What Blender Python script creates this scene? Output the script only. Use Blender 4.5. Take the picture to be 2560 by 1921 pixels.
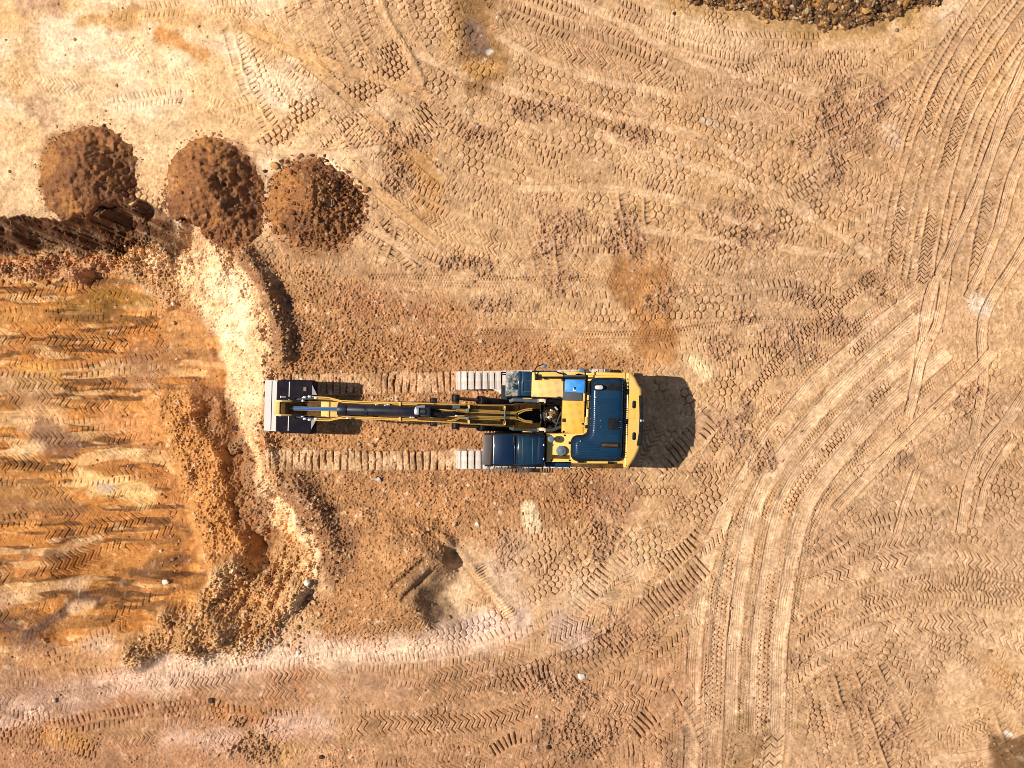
import bpy, bmesh, math, random
import numpy as np
from mathutils import Vector, Matrix

random.seed(7)
scene = bpy.context.scene
for o in list(bpy.data.objects):
    bpy.data.objects.remove(o)

# ------------------------------------------------------------------ camera, sky, sun, exposure
CAM_H = 50.0                       # drone height in metres
PPM = 75.0                         # survey units (photo pixels) per metre on the ground
cam_d = bpy.data.cameras.new('camera')
cam = bpy.data.objects.new('camera', cam_d)
scene.collection.objects.link(cam)
cam.location = (0, 0, CAM_H)
cam.rotation_euler = (0, 0, 0)
cam_d.sensor_fit = 'HORIZONTAL'
cam_d.angle = 2 * math.atan(1280.0 / PPM / CAM_H)
cam_d.clip_start = 0.1
cam_d.clip_end = 9000
scene.camera = cam

SUN_EL, SUN_AZ = 53.5, 4.0         # sun stands to the left, a touch towards the top of the frame
sunvec = Vector((-math.cos(math.radians(SUN_EL)) * math.cos(math.radians(SUN_AZ)),
                 math.cos(math.radians(SUN_EL)) * math.sin(math.radians(SUN_AZ)),
                 math.sin(math.radians(SUN_EL))))
sun_d = bpy.data.lights.new('sun', 'SUN')
sun = bpy.data.objects.new('sun', sun_d)
scene.collection.objects.link(sun)
sun_d.energy = 5.0
sun_d.angle = math.radians(0.5)
sun_d.color = (1.0, 0.95, 0.87)
sun.rotation_euler = sunvec.to_track_quat('Z', 'Y').to_euler()
sun.location = (-30, 5, 60)

world = bpy.data.worlds.new('World')
scene.world = world
world.use_nodes = True
wn = world.node_tree.nodes
wl = world.node_tree.links
sky = wn.new('ShaderNodeTexSky')
sky.sky_type = 'NISHITA'
sky.sun_disc = False
sky.sun_elevation = math.radians(SUN_EL)
sky.sun_rotation = math.atan2(sunvec.x, sunvec.y)
bg = wn['Background']
bg.inputs['Strength'].default_value = 0.08
wl.new(sky.outputs[0], bg.inputs['Color'])

scene.view_settings.view_transform = 'Standard'
scene.view_settings.look = 'None'
scene.view_settings.exposure = 0.18
scene.view_settings.gamma = 1.0
scene.cycles.filter_width = 0.85

# ------------------------------------------------------------------ helpers
def G(px, py, z=0.0):
    """survey point (photo units) seen at height z -> world x, y"""
    f = (CAM_H - z) / CAM_H / PPM
    return ((px - 1280.0) * f, (960.5 - py) * f)

def tag(o, label=None, cat=None, group=None, kind=None):
    if label: o['label'] = label
    if cat: o['category'] = cat
    if group: o['group'] = group
    if kind: o['kind'] = kind
    return o

def link(o, parent=None):
    scene.collection.objects.link(o)
    if parent is not None:
        o.parent = parent
    return o

def ramp(node_tree, fac, stops):
    r = node_tree.nodes.new('ShaderNodeValToRGB')
    el = r.color_ramp.elements
    while len(el) < len(stops):
        el.new(0.5)
    for e, (p, c) in zip(el, stops):
        e.position = p
        e.color = (*c, 1)
    node_tree.links.new(fac, r.inputs[0])
    return r.outputs[0]

def paint(name, rgb, rough=0.45, metal=0.0, dirt=0.25, dirt_rgb=(0.45, 0.30, 0.17), scale=3.0, bump=0.0, thresh=0.55, coat=0.0):
    """paint or metal with dust lying on it in irregular patches"""
    m = bpy.data.materials.new(name)
    m.use_nodes = True
    nt = m.node_tree
    b = nt.nodes['Principled BSDF']
    tc = nt.nodes.new('ShaderNodeTexCoord')
    n1 = nt.nodes.new('ShaderNodeTexNoise')
    n1.inputs['Scale'].default_value = scale
    n1.inputs['Detail'].default_value = 8
    n1.inputs['Roughness'].default_value = 0.7
    nt.links.new(tc.outputs['Object'], n1.inputs['Vector'])
    mp = nt.nodes.new('ShaderNodeMapRange')
    mp.inputs['From Min'].default_value = thresh - 0.12
    mp.inputs['From Max'].default_value = thresh + 0.18
    mp.inputs['To Max'].default_value = dirt
    nt.links.new(n1.outputs[0], mp.inputs[0])
    mx = nt.nodes.new('ShaderNodeMix')
    mx.data_type = 'RGBA'
    mx.inputs[6].default_value = (*rgb, 1)
    mx.inputs[7].default_value = (*dirt_rgb, 1)
    nt.links.new(mp.outputs[0], mx.inputs[0])
    nt.links.new(mx.outputs[2], b.inputs['Base Color'])
    mr = nt.nodes.new('ShaderNodeMapRange')
    mr.inputs['To Min'].default_value = rough
    mr.inputs['To Max'].default_value = min(1, rough + 0.45)
    nt.links.new(mp.outputs[0], mr.inputs[0])
    nt.links.new(mr.outputs[0], b.inputs['Roughness'])
    b.inputs['Metallic'].default_value = metal
    b.inputs['Coat Weight'].default_value = coat
    b.inputs['Coat Roughness'].default_value = 0.12
    if bump:
        bp = nt.nodes.new('ShaderNodeBump')
        bp.inputs['Strength'].default_value = bump
        bp.inputs['Distance'].default_value = 0.02
        nt.links.new(n1.outputs[0], bp.inputs['Height'])
        nt.links.new(bp.outputs[0], b.inputs['Normal'])
    return m

def soil_mat(name, attr=True, stops=None, scale=9.0):
    m = bpy.data.materials.new(name)
    m.use_nodes = True
    nt = m.node_tree
    b = nt.nodes['Principled BSDF']
    b.inputs['Roughness'].default_value = 0.95
    b.inputs['Specular IOR Level'].default_value = 0.12
    geo = nt.nodes.new('ShaderNodeNewGeometry')
    n = nt.nodes.new('ShaderNodeTexNoise')
    n.inputs['Scale'].default_value = scale
    n.inputs['Detail'].default_value = 9
    n.inputs['Roughness'].default_value = 0.75
    nt.links.new(geo.outputs['Position'], n.inputs['Vector'])
    if attr:
        a = nt.nodes.new('ShaderNodeAttribute')
        a.attribute_name = 'soil'
        base = a.outputs['Color']
    else:
        n0 = nt.nodes.new('ShaderNodeTexNoise')
        n0.inputs['Scale'].default_value = 1.3
        n0.inputs['Detail'].default_value = 7
        nt.links.new(geo.outputs['Position'], n0.inputs['Vector'])
        base = ramp(nt, n0.outputs[0], stops)
    g = ramp(nt, n.outputs[0], [(0.28, (0.52, 0.47, 0.43)), (0.5, (1.0, 1.0, 1.0)), (0.72, (1.38, 1.40, 1.42))])
    mx = nt.nodes.new('ShaderNodeMix')
    mx.data_type = 'RGBA'
    mx.blend_type = 'MULTIPLY'
    mx.inputs[0].default_value = 1.0
    nt.links.new(base, mx.inputs[6])
    nt.links.new(g, mx.inputs[7])
    nt.links.new(mx.outputs[2], b.inputs['Base Color'])
    n2 = nt.nodes.new('ShaderNodeTexNoise')
    n2.inputs['Scale'].default_value = 26
    n2.inputs['Detail'].default_value = 6
    n2.inputs['Roughness'].default_value = 0.7
    nt.links.new(geo.outputs['Position'], n2.inputs['Vector'])
    bp = nt.nodes.new('ShaderNodeBump')
    bp.inputs['Strength'].default_value = 0.55
    bp.inputs['Distance'].default_value = 0.03
    nt.links.new(n2.outputs[0], bp.inputs['Height'])
    nt.links.new(bp.outputs[0], b.inputs['Normal'])
    return m

# ------------------------------------------------------------------ ground: height and soil maps
STEP = 0.020
GX = np.arange(-19.2, 19.2001, STEP, dtype=np.float32)
GY = np.arange(-14.6, 14.6001, STEP, dtype=np.float32)
NX, NY = len(GX), len(GY)
QX, QY = GX[::4], GY[::4]

def bspline_rows(coords, lam):
    c = (coords - coords[0]) / lam
    i = np.floor(c).astype(int)
    f = c - i
    A = np.zeros((len(c), i.max() + 4), np.float32)
    r = np.arange(len(c))
    A[r, i] = (1 - f) ** 3 / 6
    A[r, i + 1] = (3 * f ** 3 - 6 * f ** 2 + 4) / 6
    A[r, i + 2] = (-3 * f ** 3 + 3 * f ** 2 + 3 * f + 1) / 6
    A[r, i + 3] = f ** 3 / 6
    return A

_seed = [100]
def noise(lx, ly=None):
    ly = ly or lx
    _seed[0] += 1
    rng = np.random.default_rng(_seed[0])
    A = bspline_rows(GY, ly)
    B = bspline_rows(GX, lx)
    R = rng.standard_normal((A.shape[1], B.shape[1])).astype(np.float32)
    n = A @ R @ B.T
    return n / n.std()

def rnoise(lu, lv, ang, seed):
    """streaky value noise on rotated axes"""
    rng = np.random.default_rng(seed)
    T = rng.standard_normal((256, 256)).astype(np.float32)
    c, s = math.cos(ang), math.sin(ang)
    XX, YY = np.meshgrid(GX, GY)
    u = (XX * c + YY * s) / lu + 100
    v = (-XX * s + YY * c) / lv + 100
    iu = np.floor(u).astype(np.int32); iv = np.floor(v).astype(np.int32)
    fu = u - iu; fv = v - iv
    fu = fu * fu * (3 - 2 * fu); fv = fv * fv * (3 - 2 * fv)
    g = lambda a, b: T[(iv + b) & 255, (iu + a) & 255]
    n = (g(0, 0) * (1 - fu) + g(1, 0) * fu) * (1 - fv) + (g(0, 1) * (1 - fu) + g(1, 1) * fu) * fv
    return n / n.std()

def sstep(a, b, x):
    t = np.clip((x - a) / (b - a), 0, 1)
    return t * t * (3 - 2 * t)

_ux = np.clip(np.arange(NX) / 4, 0, len(QX) - 1.001); _uy = np.clip(np.arange(NY) / 4, 0, len(QY) - 1.001)
def up(q):
    ix = _ux.astype(int); fx = (_ux - ix).astype(np.float32)
    iy = _uy.astype(int); fy = (_uy - iy).astype(np.float32)
    a = q[:, ix] * (1 - fx) + q[:, ix + 1] * fx
    return a[iy] * (1 - fy)[:, None] + a[iy + 1] * fy[:, None]

def seg_dist(pts, closed=False):
    XX, YY = np.meshgrid(QX, QY)
    d = np.full(XX.shape, 1e9, np.float32)
    n = len(pts)
    for k in range(n if closed else n - 1):
        (x0, y0), (x1, y1) = pts[k], pts[(k + 1) % n]
        dx, dy = x1 - x0, y1 - y0
        L = dx * dx + dy * dy + 1e-12
        t = np.clip(((XX - x0) * dx + (YY - y0) * dy) / L, 0, 1)
        d = np.minimum(d, (XX - x0 - t * dx) ** 2 + (YY - y0 - t * dy) ** 2)
    return np.sqrt(d)

def inside(pts):
    XX, YY = np.meshgrid(QX, QY)
    c = np.zeros(XX.shape, bool)
    n = len(pts)
    for k in range(n):
        (x0, y0), (x1, y1) = pts[k], pts[(k + 1) % n]
        if abs(y1 - y0) < 1e-9: continue
        c ^= ((y0 > YY) != (y1 > YY)) & (XX < (x1 - x0) * (YY - y0) / (y1 - y0) + x0)
    return c

def W(pts, z=0.0):
    return [G(x, y, z) for x, y in pts]

def sdf(pts, z=0.0):
    """signed distance, positive inside, metres"""
    p = W(pts, z)
    d = seg_dist(p, True)
    return up(np.where(inside(p), d, -d).astype(np.float32))

def sdist(pts, z=0.0):
    return up(seg_dist(W(pts, z)).astype(np.float32))

N02 = noise(0.024); N03 = noise(0.042); N06 = noise(0.08); N12 = noise(0.14); N25 = noise(0.25); N50 = noise(0.5)
N1 = noise(1.0); N2 = noise(2.2); N4 = noise(4.5); N8 = noise(8.0)
N50b = noise(0.6); N1b = noise(1.2); N25b = noise(0.3)
edge = 0.5 * N50 + 0.35 * N25 + 0.2 * N12 + 0.6 * N1b

def stroke(pts, r, soft=12, rag=10, z=0.0):
    """soft-edged stain along a line; r, soft, rag in survey units"""
    d = sdist(pts, z) * PPM + edge * rag
    return 1 - sstep(r - soft, r + soft, d)

def area(pts, soft=20, rag=14, z=0.0):
    d = sdf(pts, z) * PPM + edge * rag
    return sstep(-soft, soft, d)

# ---- large shape of the ground
Z = 0.035 * N4 + 0.018 * N2 + 0.010 * N1
PIT = 2.9
rim = [(-900, 545), (-300, 548), (0, 541), (60, 529), (150, 548), (230, 532), (300, 515), (362, 505), (400, 520), (440, 548), (490, 562),
       (545, 600), (605, 655), (650, 715), (684, 795), (700, 880), (680, 925), (668, 985), (660, 1060), (652, 1110), (668, 1170), (695, 1230), (745, 1285),
       (790, 1340), (812, 1395), (790, 1470), (720, 1560), (600, 1650), (300, 1690), (-900, 1740)]
d_rim = sdf(rim)
north = [(-900, 545), (-300, 548), (0, 541), (60, 529), (150, 548), (230, 532), (300, 515), (362, 505), (410, 530), (450, 555)]
d_n = sdist(north)
streak = rnoise(2.2, 0.16, math.radians(-27), 5) + 0.7 * rnoise(1.4, 0.07, math.radians(-24), 6)
d_in = d_rim + 0.04 * N25 + 0.05 * N50 + 0.035 * N12 + 0.03 * N06 + 0.015 * N03
XX, YY = np.meshgrid(GX, GY)
PX = XX * PPM + 1280; PY = 960.5 - YY * PPM
wall_w = 1.25
d_cliff = np.where(d_in > 0, np.minimum(d_in, d_n + 0.05 * N25), d_in) + 0.035 * streak * sstep(-0.1, 0.3, d_in)
cliff = np.clip(d_cliff / wall_w, 0, 1)
cliff = cliff ** 0.85
# distance from the eastern edge
d_e = sdist([(400, 515), (440, 548), (490, 562), (545, 600), (605, 655), (650, 715), (684, 795), (700, 880), (680, 925), (668, 985), (660, 1060), (652, 1110),
             (668, 1170), (695, 1230), (745, 1285), (790, 1340), (812, 1395), (790, 1470), (720, 1560)])
we = 2.85 - 1.25 * sstep(900, 1080, PY) + 0.25 * N1 + 0.12 * N50
d_e2 = np.clip((d_e + 0.20 * N50 + 0.10 * N25 + 0.04 * N12) / we, 0, 1)
slope = d_e2 ** 0.9 * (1 - 0.06 * np.sin(d_e2 * 9))
ramp_y = 1 - sstep(1330, 1640, PY + 25 * N1)            # floor climbs back to ground level
inpit = sstep(-0.02, 0.06, d_in)
depth = PIT * np.minimum(cliff, slope) * ramp_y
Zpit = -depth * (d_rim > -0.25) * inpit
Z = Z * (1 - 0.6 * (depth > 0.4)) + Zpit
floor = sstep(0.75, 1.0, np.minimum(cliff, slope)) * inpit
# talus at the foot of the north face
tal = np.exp(-((d_n - 1.5 - 0.1 * N50) / 0.45) ** 2) * inpit * (PX < 400)
Z += tal * (0.42 + 0.12 * N25 + 0.16 * N50 + 0.04 * N12 + 0.03 * N03 + 0.02 * N02)
# inner ridge left by the bucket, steep towards the east
rx = np.interp(PY, [940, 985, 1080, 1185, 1290, 1400, 1500], [402, 424, 474, 520, 551, 590, 630]) + 9 * N50 + 5 * N25
side = PX - rx
hr = np.where(side < 0, sstep(-165, -70, side + 12 * N50), np.clip(1 - side / 112, 0, 1)) * sstep(930, 1030, PY) * (1 - sstep(1400, 1500, PY)) * inpit
Z += hr * (1.15 + 0.10 * N50 + 0.06 * N25 + 0.06 * N1 + 0.02 * N12 + 0.018 * N03)
# windrow of loose soil on the eastern crest
for pts, hgt, wid in (([(618, 640), (660, 700), (690, 770), (712, 850), (706, 890)], 0.60, 0.30),
                      ([(735, 1215), (790, 1280), (838, 1345)], 0.60, 0.42),
                      ([(658, 1085), (672, 1130), (690, 1200)], 0.28, 0.22),
                      ([(665, 930), (655, 1000)], 0.25, 0.2)):
    dd = sdist(pts)
    Z += hgt * np.exp(-(dd / wid) ** 2) * (0.85 + 0.2 * N50 + 0.1 * N25)
# rough spoil bank at the bottom of the pit
spoil = sdf([(270, 1655), (330, 1580), (430, 1500), (540, 1420), (650, 1370), (760, 1355), (815, 1420), (800, 1530), (770, 1590), (640, 1640), (480, 1668)])
sp = sstep(-0.2, 0.55, spoil + 0.12 * N50)
sp = sp * np.where(PX > 700, sstep(-0.1, 0.5, d_rim), 1.0)
Z += sp * (0.75 + 0.20 * N50 + 0.03 * N25 + 0.10 * N1 + 0.018 * N12 + 0.018 * N06 + 0.018 * N03 + 0.016 * N02) * (1 - 0.25 * sstep(0.5, 1.8, spoil))
for a, b in (((700, 1400), (620, 1570)), ((735, 1410), (650, 1580)), ((668, 1390), (590, 1530))):
    Z -= 0.20 * np.exp(-(sdist([a, b]) / 0.12) ** 2) * (1 + 0.4 * N25)
# dozed loam shelf that drops towards the east, below the machine
shelf = sdf([(700, 1330), (880, 1300), (985, 1330), (1085, 1365), (1108, 1400), (1080, 1440), (1045, 1490), (1040, 1520), (1085, 1560), (1130, 1590), (1000, 1600), (850, 1580), (740, 1560)])
Z += 0.95 * sstep(-0.75, 0.35, shelf + 0.10 * N50 + 0.04 * N25) * sstep(760, 1060, PX) * (1 - 0.8 * sstep(1500, 1620, PY))
Z -= 0.25 * np.exp(-(np.hypot(PX - 1165, PY - 1500) / 80) ** 2)
for a, b in (((1062, 1395), (985, 1465)), ((1080, 1425), (1012, 1490))):
    Z -= 0.2 * np.exp(-(sdist([a, b]) / 0.10) ** 2)
Z += 0.12 * np.exp(-(sdist([(1110, 1340), (1150, 1380), (1215, 1460), (1290, 1545)]) / 0.16) ** 2)
Z -= 0.10 * np.exp(-(sdist([(1100, 1345), (1145, 1395), (1200, 1460), (1275, 1555)]) / 0.10) ** 2)
# low rut edge in the upper middle
Z += 0.10 * np.exp(-(sdist([(950, -10), (975, 58), (1020, 128), (1052, 187), (1058, 215)]) / 0.10) ** 2)
# wet hollow in the lower right corner and a scrape at the top
Z -= 0.10 * np.exp(-(np.hypot((PX - 2565) / 1.2, (PY - 1925)) / 70) ** 4)
Z -= 0.16 * np.exp(-(np.hypot((PX - 1185) / 0.8, (PY - 85) / 1.5) / 45) ** 2)

# ---- roughness of the soil: how crumbly each place is
crumb = 0.16 + 0.10 * np.clip(N2, -1, 2)
loam_poly = [(560, 590), (700, 640), (960, 720), (1250, 800), (1420, 880), (1600, 900), (1560, 1250), (1380, 1330), (1120, 1340), (1110, 1420), (1030, 1510), (1140, 1600),
             (900, 1620), (760, 1620), (820, 1430), (700, 1240), (650, 1080), (690, 880), (640, 720)]
loam = area(loam_poly, 40, 22)
crumb = crumb + 0.55 * loam + 0.45 * sp + 0.5 * np.exp(-(d_rim / 0.6) ** 2) * (PX > 440) + 0.75 * np.clip(tal, 0, 1) + 0.5 * np.clip(hr, 0, 1) * inpit
crumb += 0.35 * inpit * (1 - floor) * (d_n > 1.2) * (PY < 1560)
crumb += 0.5 * area([(300, 1640), (800, 1620), (1400, 1640), (1600, 1720), (1500, 1921), (0, 1921), (0, 1800)], 60, 40) * (0.5 + 0.3 * N1)
crumb *= 1 - 0.65 * area([(-50, -50), (640, -50), (830, 200), (850, 400), (440, 520), (-50, 540)], 60, 20)
crumb = np.clip(crumb, 0.04, 1.4)
fine = 0.0075 * N02 + 0.0070 * N03 + 0.0030 * N06 + 0.003 * N12 + 0.003 * N25
lumps = 0.040 * np.clip(N02 - 1.1, 0, 2) + 0.034 * np.clip(N03 - 1.2, 0, 2) + 0.022 * np.clip(N06 - 1.5, 0, 2) + 0.016 * np.clip(N12 - 1.8, 0, 2) + 0.02 * np.clip(N25b - 2.0, 0, 2)
D = fine * (0.35 + 1.0 * crumb) + lumps * crumb

# ---- wheel and crawler tracks pressed into it
TX = np.concatenate([N50, N50b], 1); TX = np.concatenate([TX, TX[::-1]], 0)
TF = np.concatenate([N25, N25b], 1); TF = np.concatenate([TF, TF[::-1]], 0)
T2 = np.concatenate([N1, N1b], 1); T2 = np.concatenate([T2, T2[::-1]], 0)

def spline(pts, step=0.16):
    p = [np.array(q, float) for q in pts]
    p = [2 * p[0] - p[1]] + p + [2 * p[-1] - p[-2]]
    out = []
    for k in range(1, len(p) - 2):
        n = max(2, int(np.linalg.norm(p[k + 1] - p[k]) / step))
        for j in range(n):
            t = j / n
            out.append(0.5 * (2 * p[k] + (p[k + 1] - p[k - 1]) * t + (2 * p[k - 1] - 5 * p[k] + 4 * p[k + 1] - p[k + 2]) * t * t
                              + (3 * p[k] - p[k - 1] - 3 * p[k + 1] + p[k + 2]) * t ** 3))
    out.append(p[-2])
    return np.array(out)

def shift(pts, d):
    p = np.array(pts, float)
    t = np.gradient(p, axis=0)
    t /= np.linalg.norm(t, axis=1)[:, None] + 1e-9
    return [tuple(q) for q in p + np.stack([-t[:, 1], t[:, 0]], 1) * d]

_rng = np.random.default_rng(21)
def band(pts, width, kind, pitch=16.0, depth=0.030, strength=1.0, worn=0.35, press=0.012, z=0.0, tint=None, rag=0.35):
    """press one tyre, roller or crawler print along a line; width and pitch in survey units"""
    w = width / PPM / 2
    P = pitch / PPM
    c = spline(W(pts, z))
    lo = c.min(0) - w - 0.1; hi = c.max(0) + w + 0.1
    i0 = max(0, int((lo[0] - GX[0]) / STEP)); i1 = min(NX, int((hi[0] - GX[0]) / STEP) + 1)
    j0 = max(0, int((lo[1] - GY[0]) / STEP)); j1 = min(NY, int((hi[1] - GY[0]) / STEP) + 1)
    if i1 <= i0 or j1 <= j0: return
    S = np.zeros((j1 - j0, i1 - i0), np.float32); T = np.full(S.shape, 9.0, np.float32)
    s0 = 0.0
    for k in range(len(c) - 1):
        a, b = c[k], c[k + 1]
        d = b - a; L = float(np.hypot(*d))
        if L < 1e-6: continue
        d = d / L
        m = w + 0.12
        xa = max(i0, int((min(a[0], b[0]) - m - GX[0]) / STEP)); xb = min(i1, int((max(a[0], b[0]) + m - GX[0]) / STEP) + 1)
        ya = max(j0, int((min(a[1], b[1]) - m - GY[0]) / STEP)); yb = min(j1, int((max(a[1], b[1]) + m - GY[0]) / STEP) + 1)
        if xb <= xa or yb <= ya:
            s0 += L; continue
        gx = GX[xa:xb][None, :] - a[0]; gy = GY[ya:yb][:, None] - a[1]
        s = gx * d[0] + gy * d[1]; t = -gx * d[1] + gy * d[0]
        sl = T[ya - j0:yb - j0, xa - i0:xb - i0]; ss = S[ya - j0:yb - j0, xa - i0:xb - i0]
        ok = (s > -0.05) & (s < L + 0.05) & (np.abs(t) < np.abs(sl))
        sl[ok] = t[ok]; ss[ok] = (s + s0)[ok]
        s0 += L
    oy, ox = _rng.integers(0, NY - 2), _rng.integers(0, NX - 2)
    h, wd = S.shape
    n50 = TX[oy:oy + h, ox:ox + wd]; n25 = TF[oy:oy + h, ox:ox + wd]; n1 = T2[oy:oy + h, ox:ox + wd]
    t = T + 0.015 * n25 + 0.022 * n50
    s = S + 0.018 * n25 + 0.032 * n50
    tau = t / w
    sg = 0.0155
    depth = depth * (3.1 if z == 0.0 else 2.0)
    if kind == 'chev':
        A = 0.42 * w
        zig = np.interp(tau, [-1, -0.33, 0.33, 1], [-A * 1.15, A * 0.55, -A * 0.55, A * 1.15])
        u = (s + zig) / P
        dist = np.abs(u - np.floor(u) - 0.5) * P
        pat = -depth * np.exp(-(dist / sg) ** 2) + depth * 0.22 * (u - np.floor(u) - 0.5)
    elif kind == 'hex':
        a = s / P; b = t / (P * 1.25)
        r3 = 1.7320508
        ax = a - np.floor(a) - 0.5; ay = b / r3 - np.floor(b / r3) - 0.5; ay = ay * r3
        a2 = a - 0.5; b2 = b - r3 / 2
        bx = a2 - np.floor(a2) - 0.5; by = (b2 / r3 - np.floor(b2 / r3) - 0.5) * r3
        sw = ax * ax + ay * ay < bx * bx + by * by
        gx_ = np.abs(np.where(sw, ax, bx)); gy_ = np.abs(np.where(sw, ay, by))
        dist = (0.5 - np.maximum(gx_, gx_ * 0.5 + gy_ * 0.866)) * P
        pat = -depth * np.exp(-(dist / (sg * 0.95)) ** 2)
    elif kind == 'brick':
        cw = w / 1.5
        col = np.floor(t / cw)
        u = s / P + 0.5 * (np.abs(col) % 2) + 0.15 * np.abs(t / cw - col - 0.5)
        dist = np.abs(u - np.floor(u) - 0.5) * P
        dl = np.abs(t / cw - np.round(t / cw)) * cw
        pat = -depth * np.exp(-(dist / sg) ** 2) - depth * 0.45 * np.exp(-(dl / 0.015) ** 2) * (n25 > 0)
    elif kind == 'ribs':
        u = s / P
        dist = np.abs(u - np.floor(u) - 0.5) * P
        pat = -depth * np.exp(-(dist / 0.021) ** 2) * (0.8 + 0.3 * np.clip(n25, -1, 1))
    elif kind == 'lug':
        u = s / P + 0.35 * np.abs(tau) + 0.5 * (tau > 0)
        dist = np.abs(u - np.floor(u) - 0.5) * P
        pat = -depth * np.exp(-(dist / sg) ** 2) * sstep(0.12, 0.3, np.abs(tau)) + 0.4 * depth * np.exp(-(tau / 0.15) ** 2)
    elif kind == 'lines':
        q = P
        dist = np.abs(t / q - np.round(t / q)) * q
        pat = -depth * np.exp(-(dist / 0.013) ** 2)
    else:                                     # smooth wheel path
        pat = np.zeros_like(s)
    hold = sstep(-1.0, 0.3, n50 * 0.55 + n1 * 0.7 + 1.85 - 2.2 * worn)
    hold = 0.38 + 0.62 * hold
    pat = pat * hold * (0.75 + 0.45 * np.clip(0.8 * n25 + n50, -1.3, 1.1))
    em = 1 - sstep(w - 0.05, w + 0.02, np.abs(T) + rag * 0.05 * n25 + rag * 0.05 * n50)
    m = em * strength * (0.35 + 0.65 * hold if kind not in ('lines', 'smooth') else 0.5 + 0.5 * hold)
    view = D[j0:j1, i0:i1]
    new = -press + pat + 0.25 * view
    view[...] = view * (1 - m) + new * m
    view += 0.7 * press * np.exp(-((np.abs(T) - w - 0.02) / 0.03) ** 2) * strength * hold
    if tint is None and kind != 'smooth' and kind != 'lines' and z == 0.0 and np.min([p[0] + p[1] for p in pts]) > 700:
        tint = (((0.40, 0.23, 0.115), (0.43, 0.25, 0.12), (0.37, 0.20, 0.10))[_rng.integers(3)], _rng.uniform(0.15, 0.55))
        m = em * strength * (0.6 + 0.4 * hold)
    if tint is not None:
        tints.append((slice(j0, j1), slice(i0, i1), m * tint[1], tint[0]))

tints = []
TAN = (0.545, 0.318, 0.155); PALE = (0.72, 0.50, 0.29); CREAM = (0.70, 0.445, 0.235); BROWN = (0.37, 0.178, 0.070)
ORANGE = (0.50, 0.23, 0.07); STAIN = (0.26, 0.13, 0.05); PINK = (0.62, 0.40, 0.28); DUST = (0.66, 0.42, 0.24); OCHRE = (0.52, 0.27, 0.09)

# worn older passes that cover the whole yard, oldest first
KN = ('hex', 'brick', 'lug', 'chev', 'hex', 'lug')
main = [(960, -60), (1010, 90), (1090, 200), (1250, 290), (1500, 360), (1800, 450), (2050, 560), (2230, 660)]
for k, o in enumerate(range(-380, 430, 46)):
    band(shift(main, o), 50, KN[k % 6], 13 + (k * 5) % 5, .024, 0.95, .16)
for k, o in enumerate(range(-40, 420, 46)):
    x0 = 1250 if o < 150 else 1640
    band([(x0, 640 + o), (x0 + 250, 652 + o), (1950, 636 + o), (2120, 650 + o), (2290, 690 + o)], 50, KN[(k + 2) % 6], 13 + (k * 3) % 5, .024, 0.95, .16)
for k, o in enumerate(range(-260, 300, 48)):
    band(shift([(980, 1830), (1200, 1790), (1400, 1700), (1580, 1570), (1720, 1400), (1860, 1210)], o), 52, ('chev', 'hex', 'lug', 'chev')[k % 4], 13 + (k * 3) % 4, .024, 0.95, .18)
for k in range(10):
    o = k * 56
    band([(1760 + o, 1960), (1820 + o, 1720), (1950 + o, 1490), (2130 + o, 1300), (2330 + o, 1130), (2620 + o, 930)], 58, KN[k % 6], 13 + (k * 3) % 5, .024, 0.95, .16)
for k in range(9):
    o = k * 54
    band([(2060 + o, 1640), (2110 + o, 1790), (2190 + o, 1960)], 54, KN[(k + 1) % 6], 13 + k % 4, .026, 0.9, .2)
for k in range(4):
    band([(-40, 1700 + 52 * k), (300, 1690 + 54 * k), (700, 1680 + 54 * k), (1050, 1700 + 50 * k)], 46, ('lug', 'chev')[k % 2], 12, .020, 0.8, .32)
for k in range(5):
    band([(560 + 20 * k, 600 + 40 * k), (800, 660 + 36 * k), (1100, 690 + 30 * k), (1400, 700 + 30 * k)], 44, ('lug', 'hex')[k % 2], 13, .020, 0.6, .5)
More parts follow.
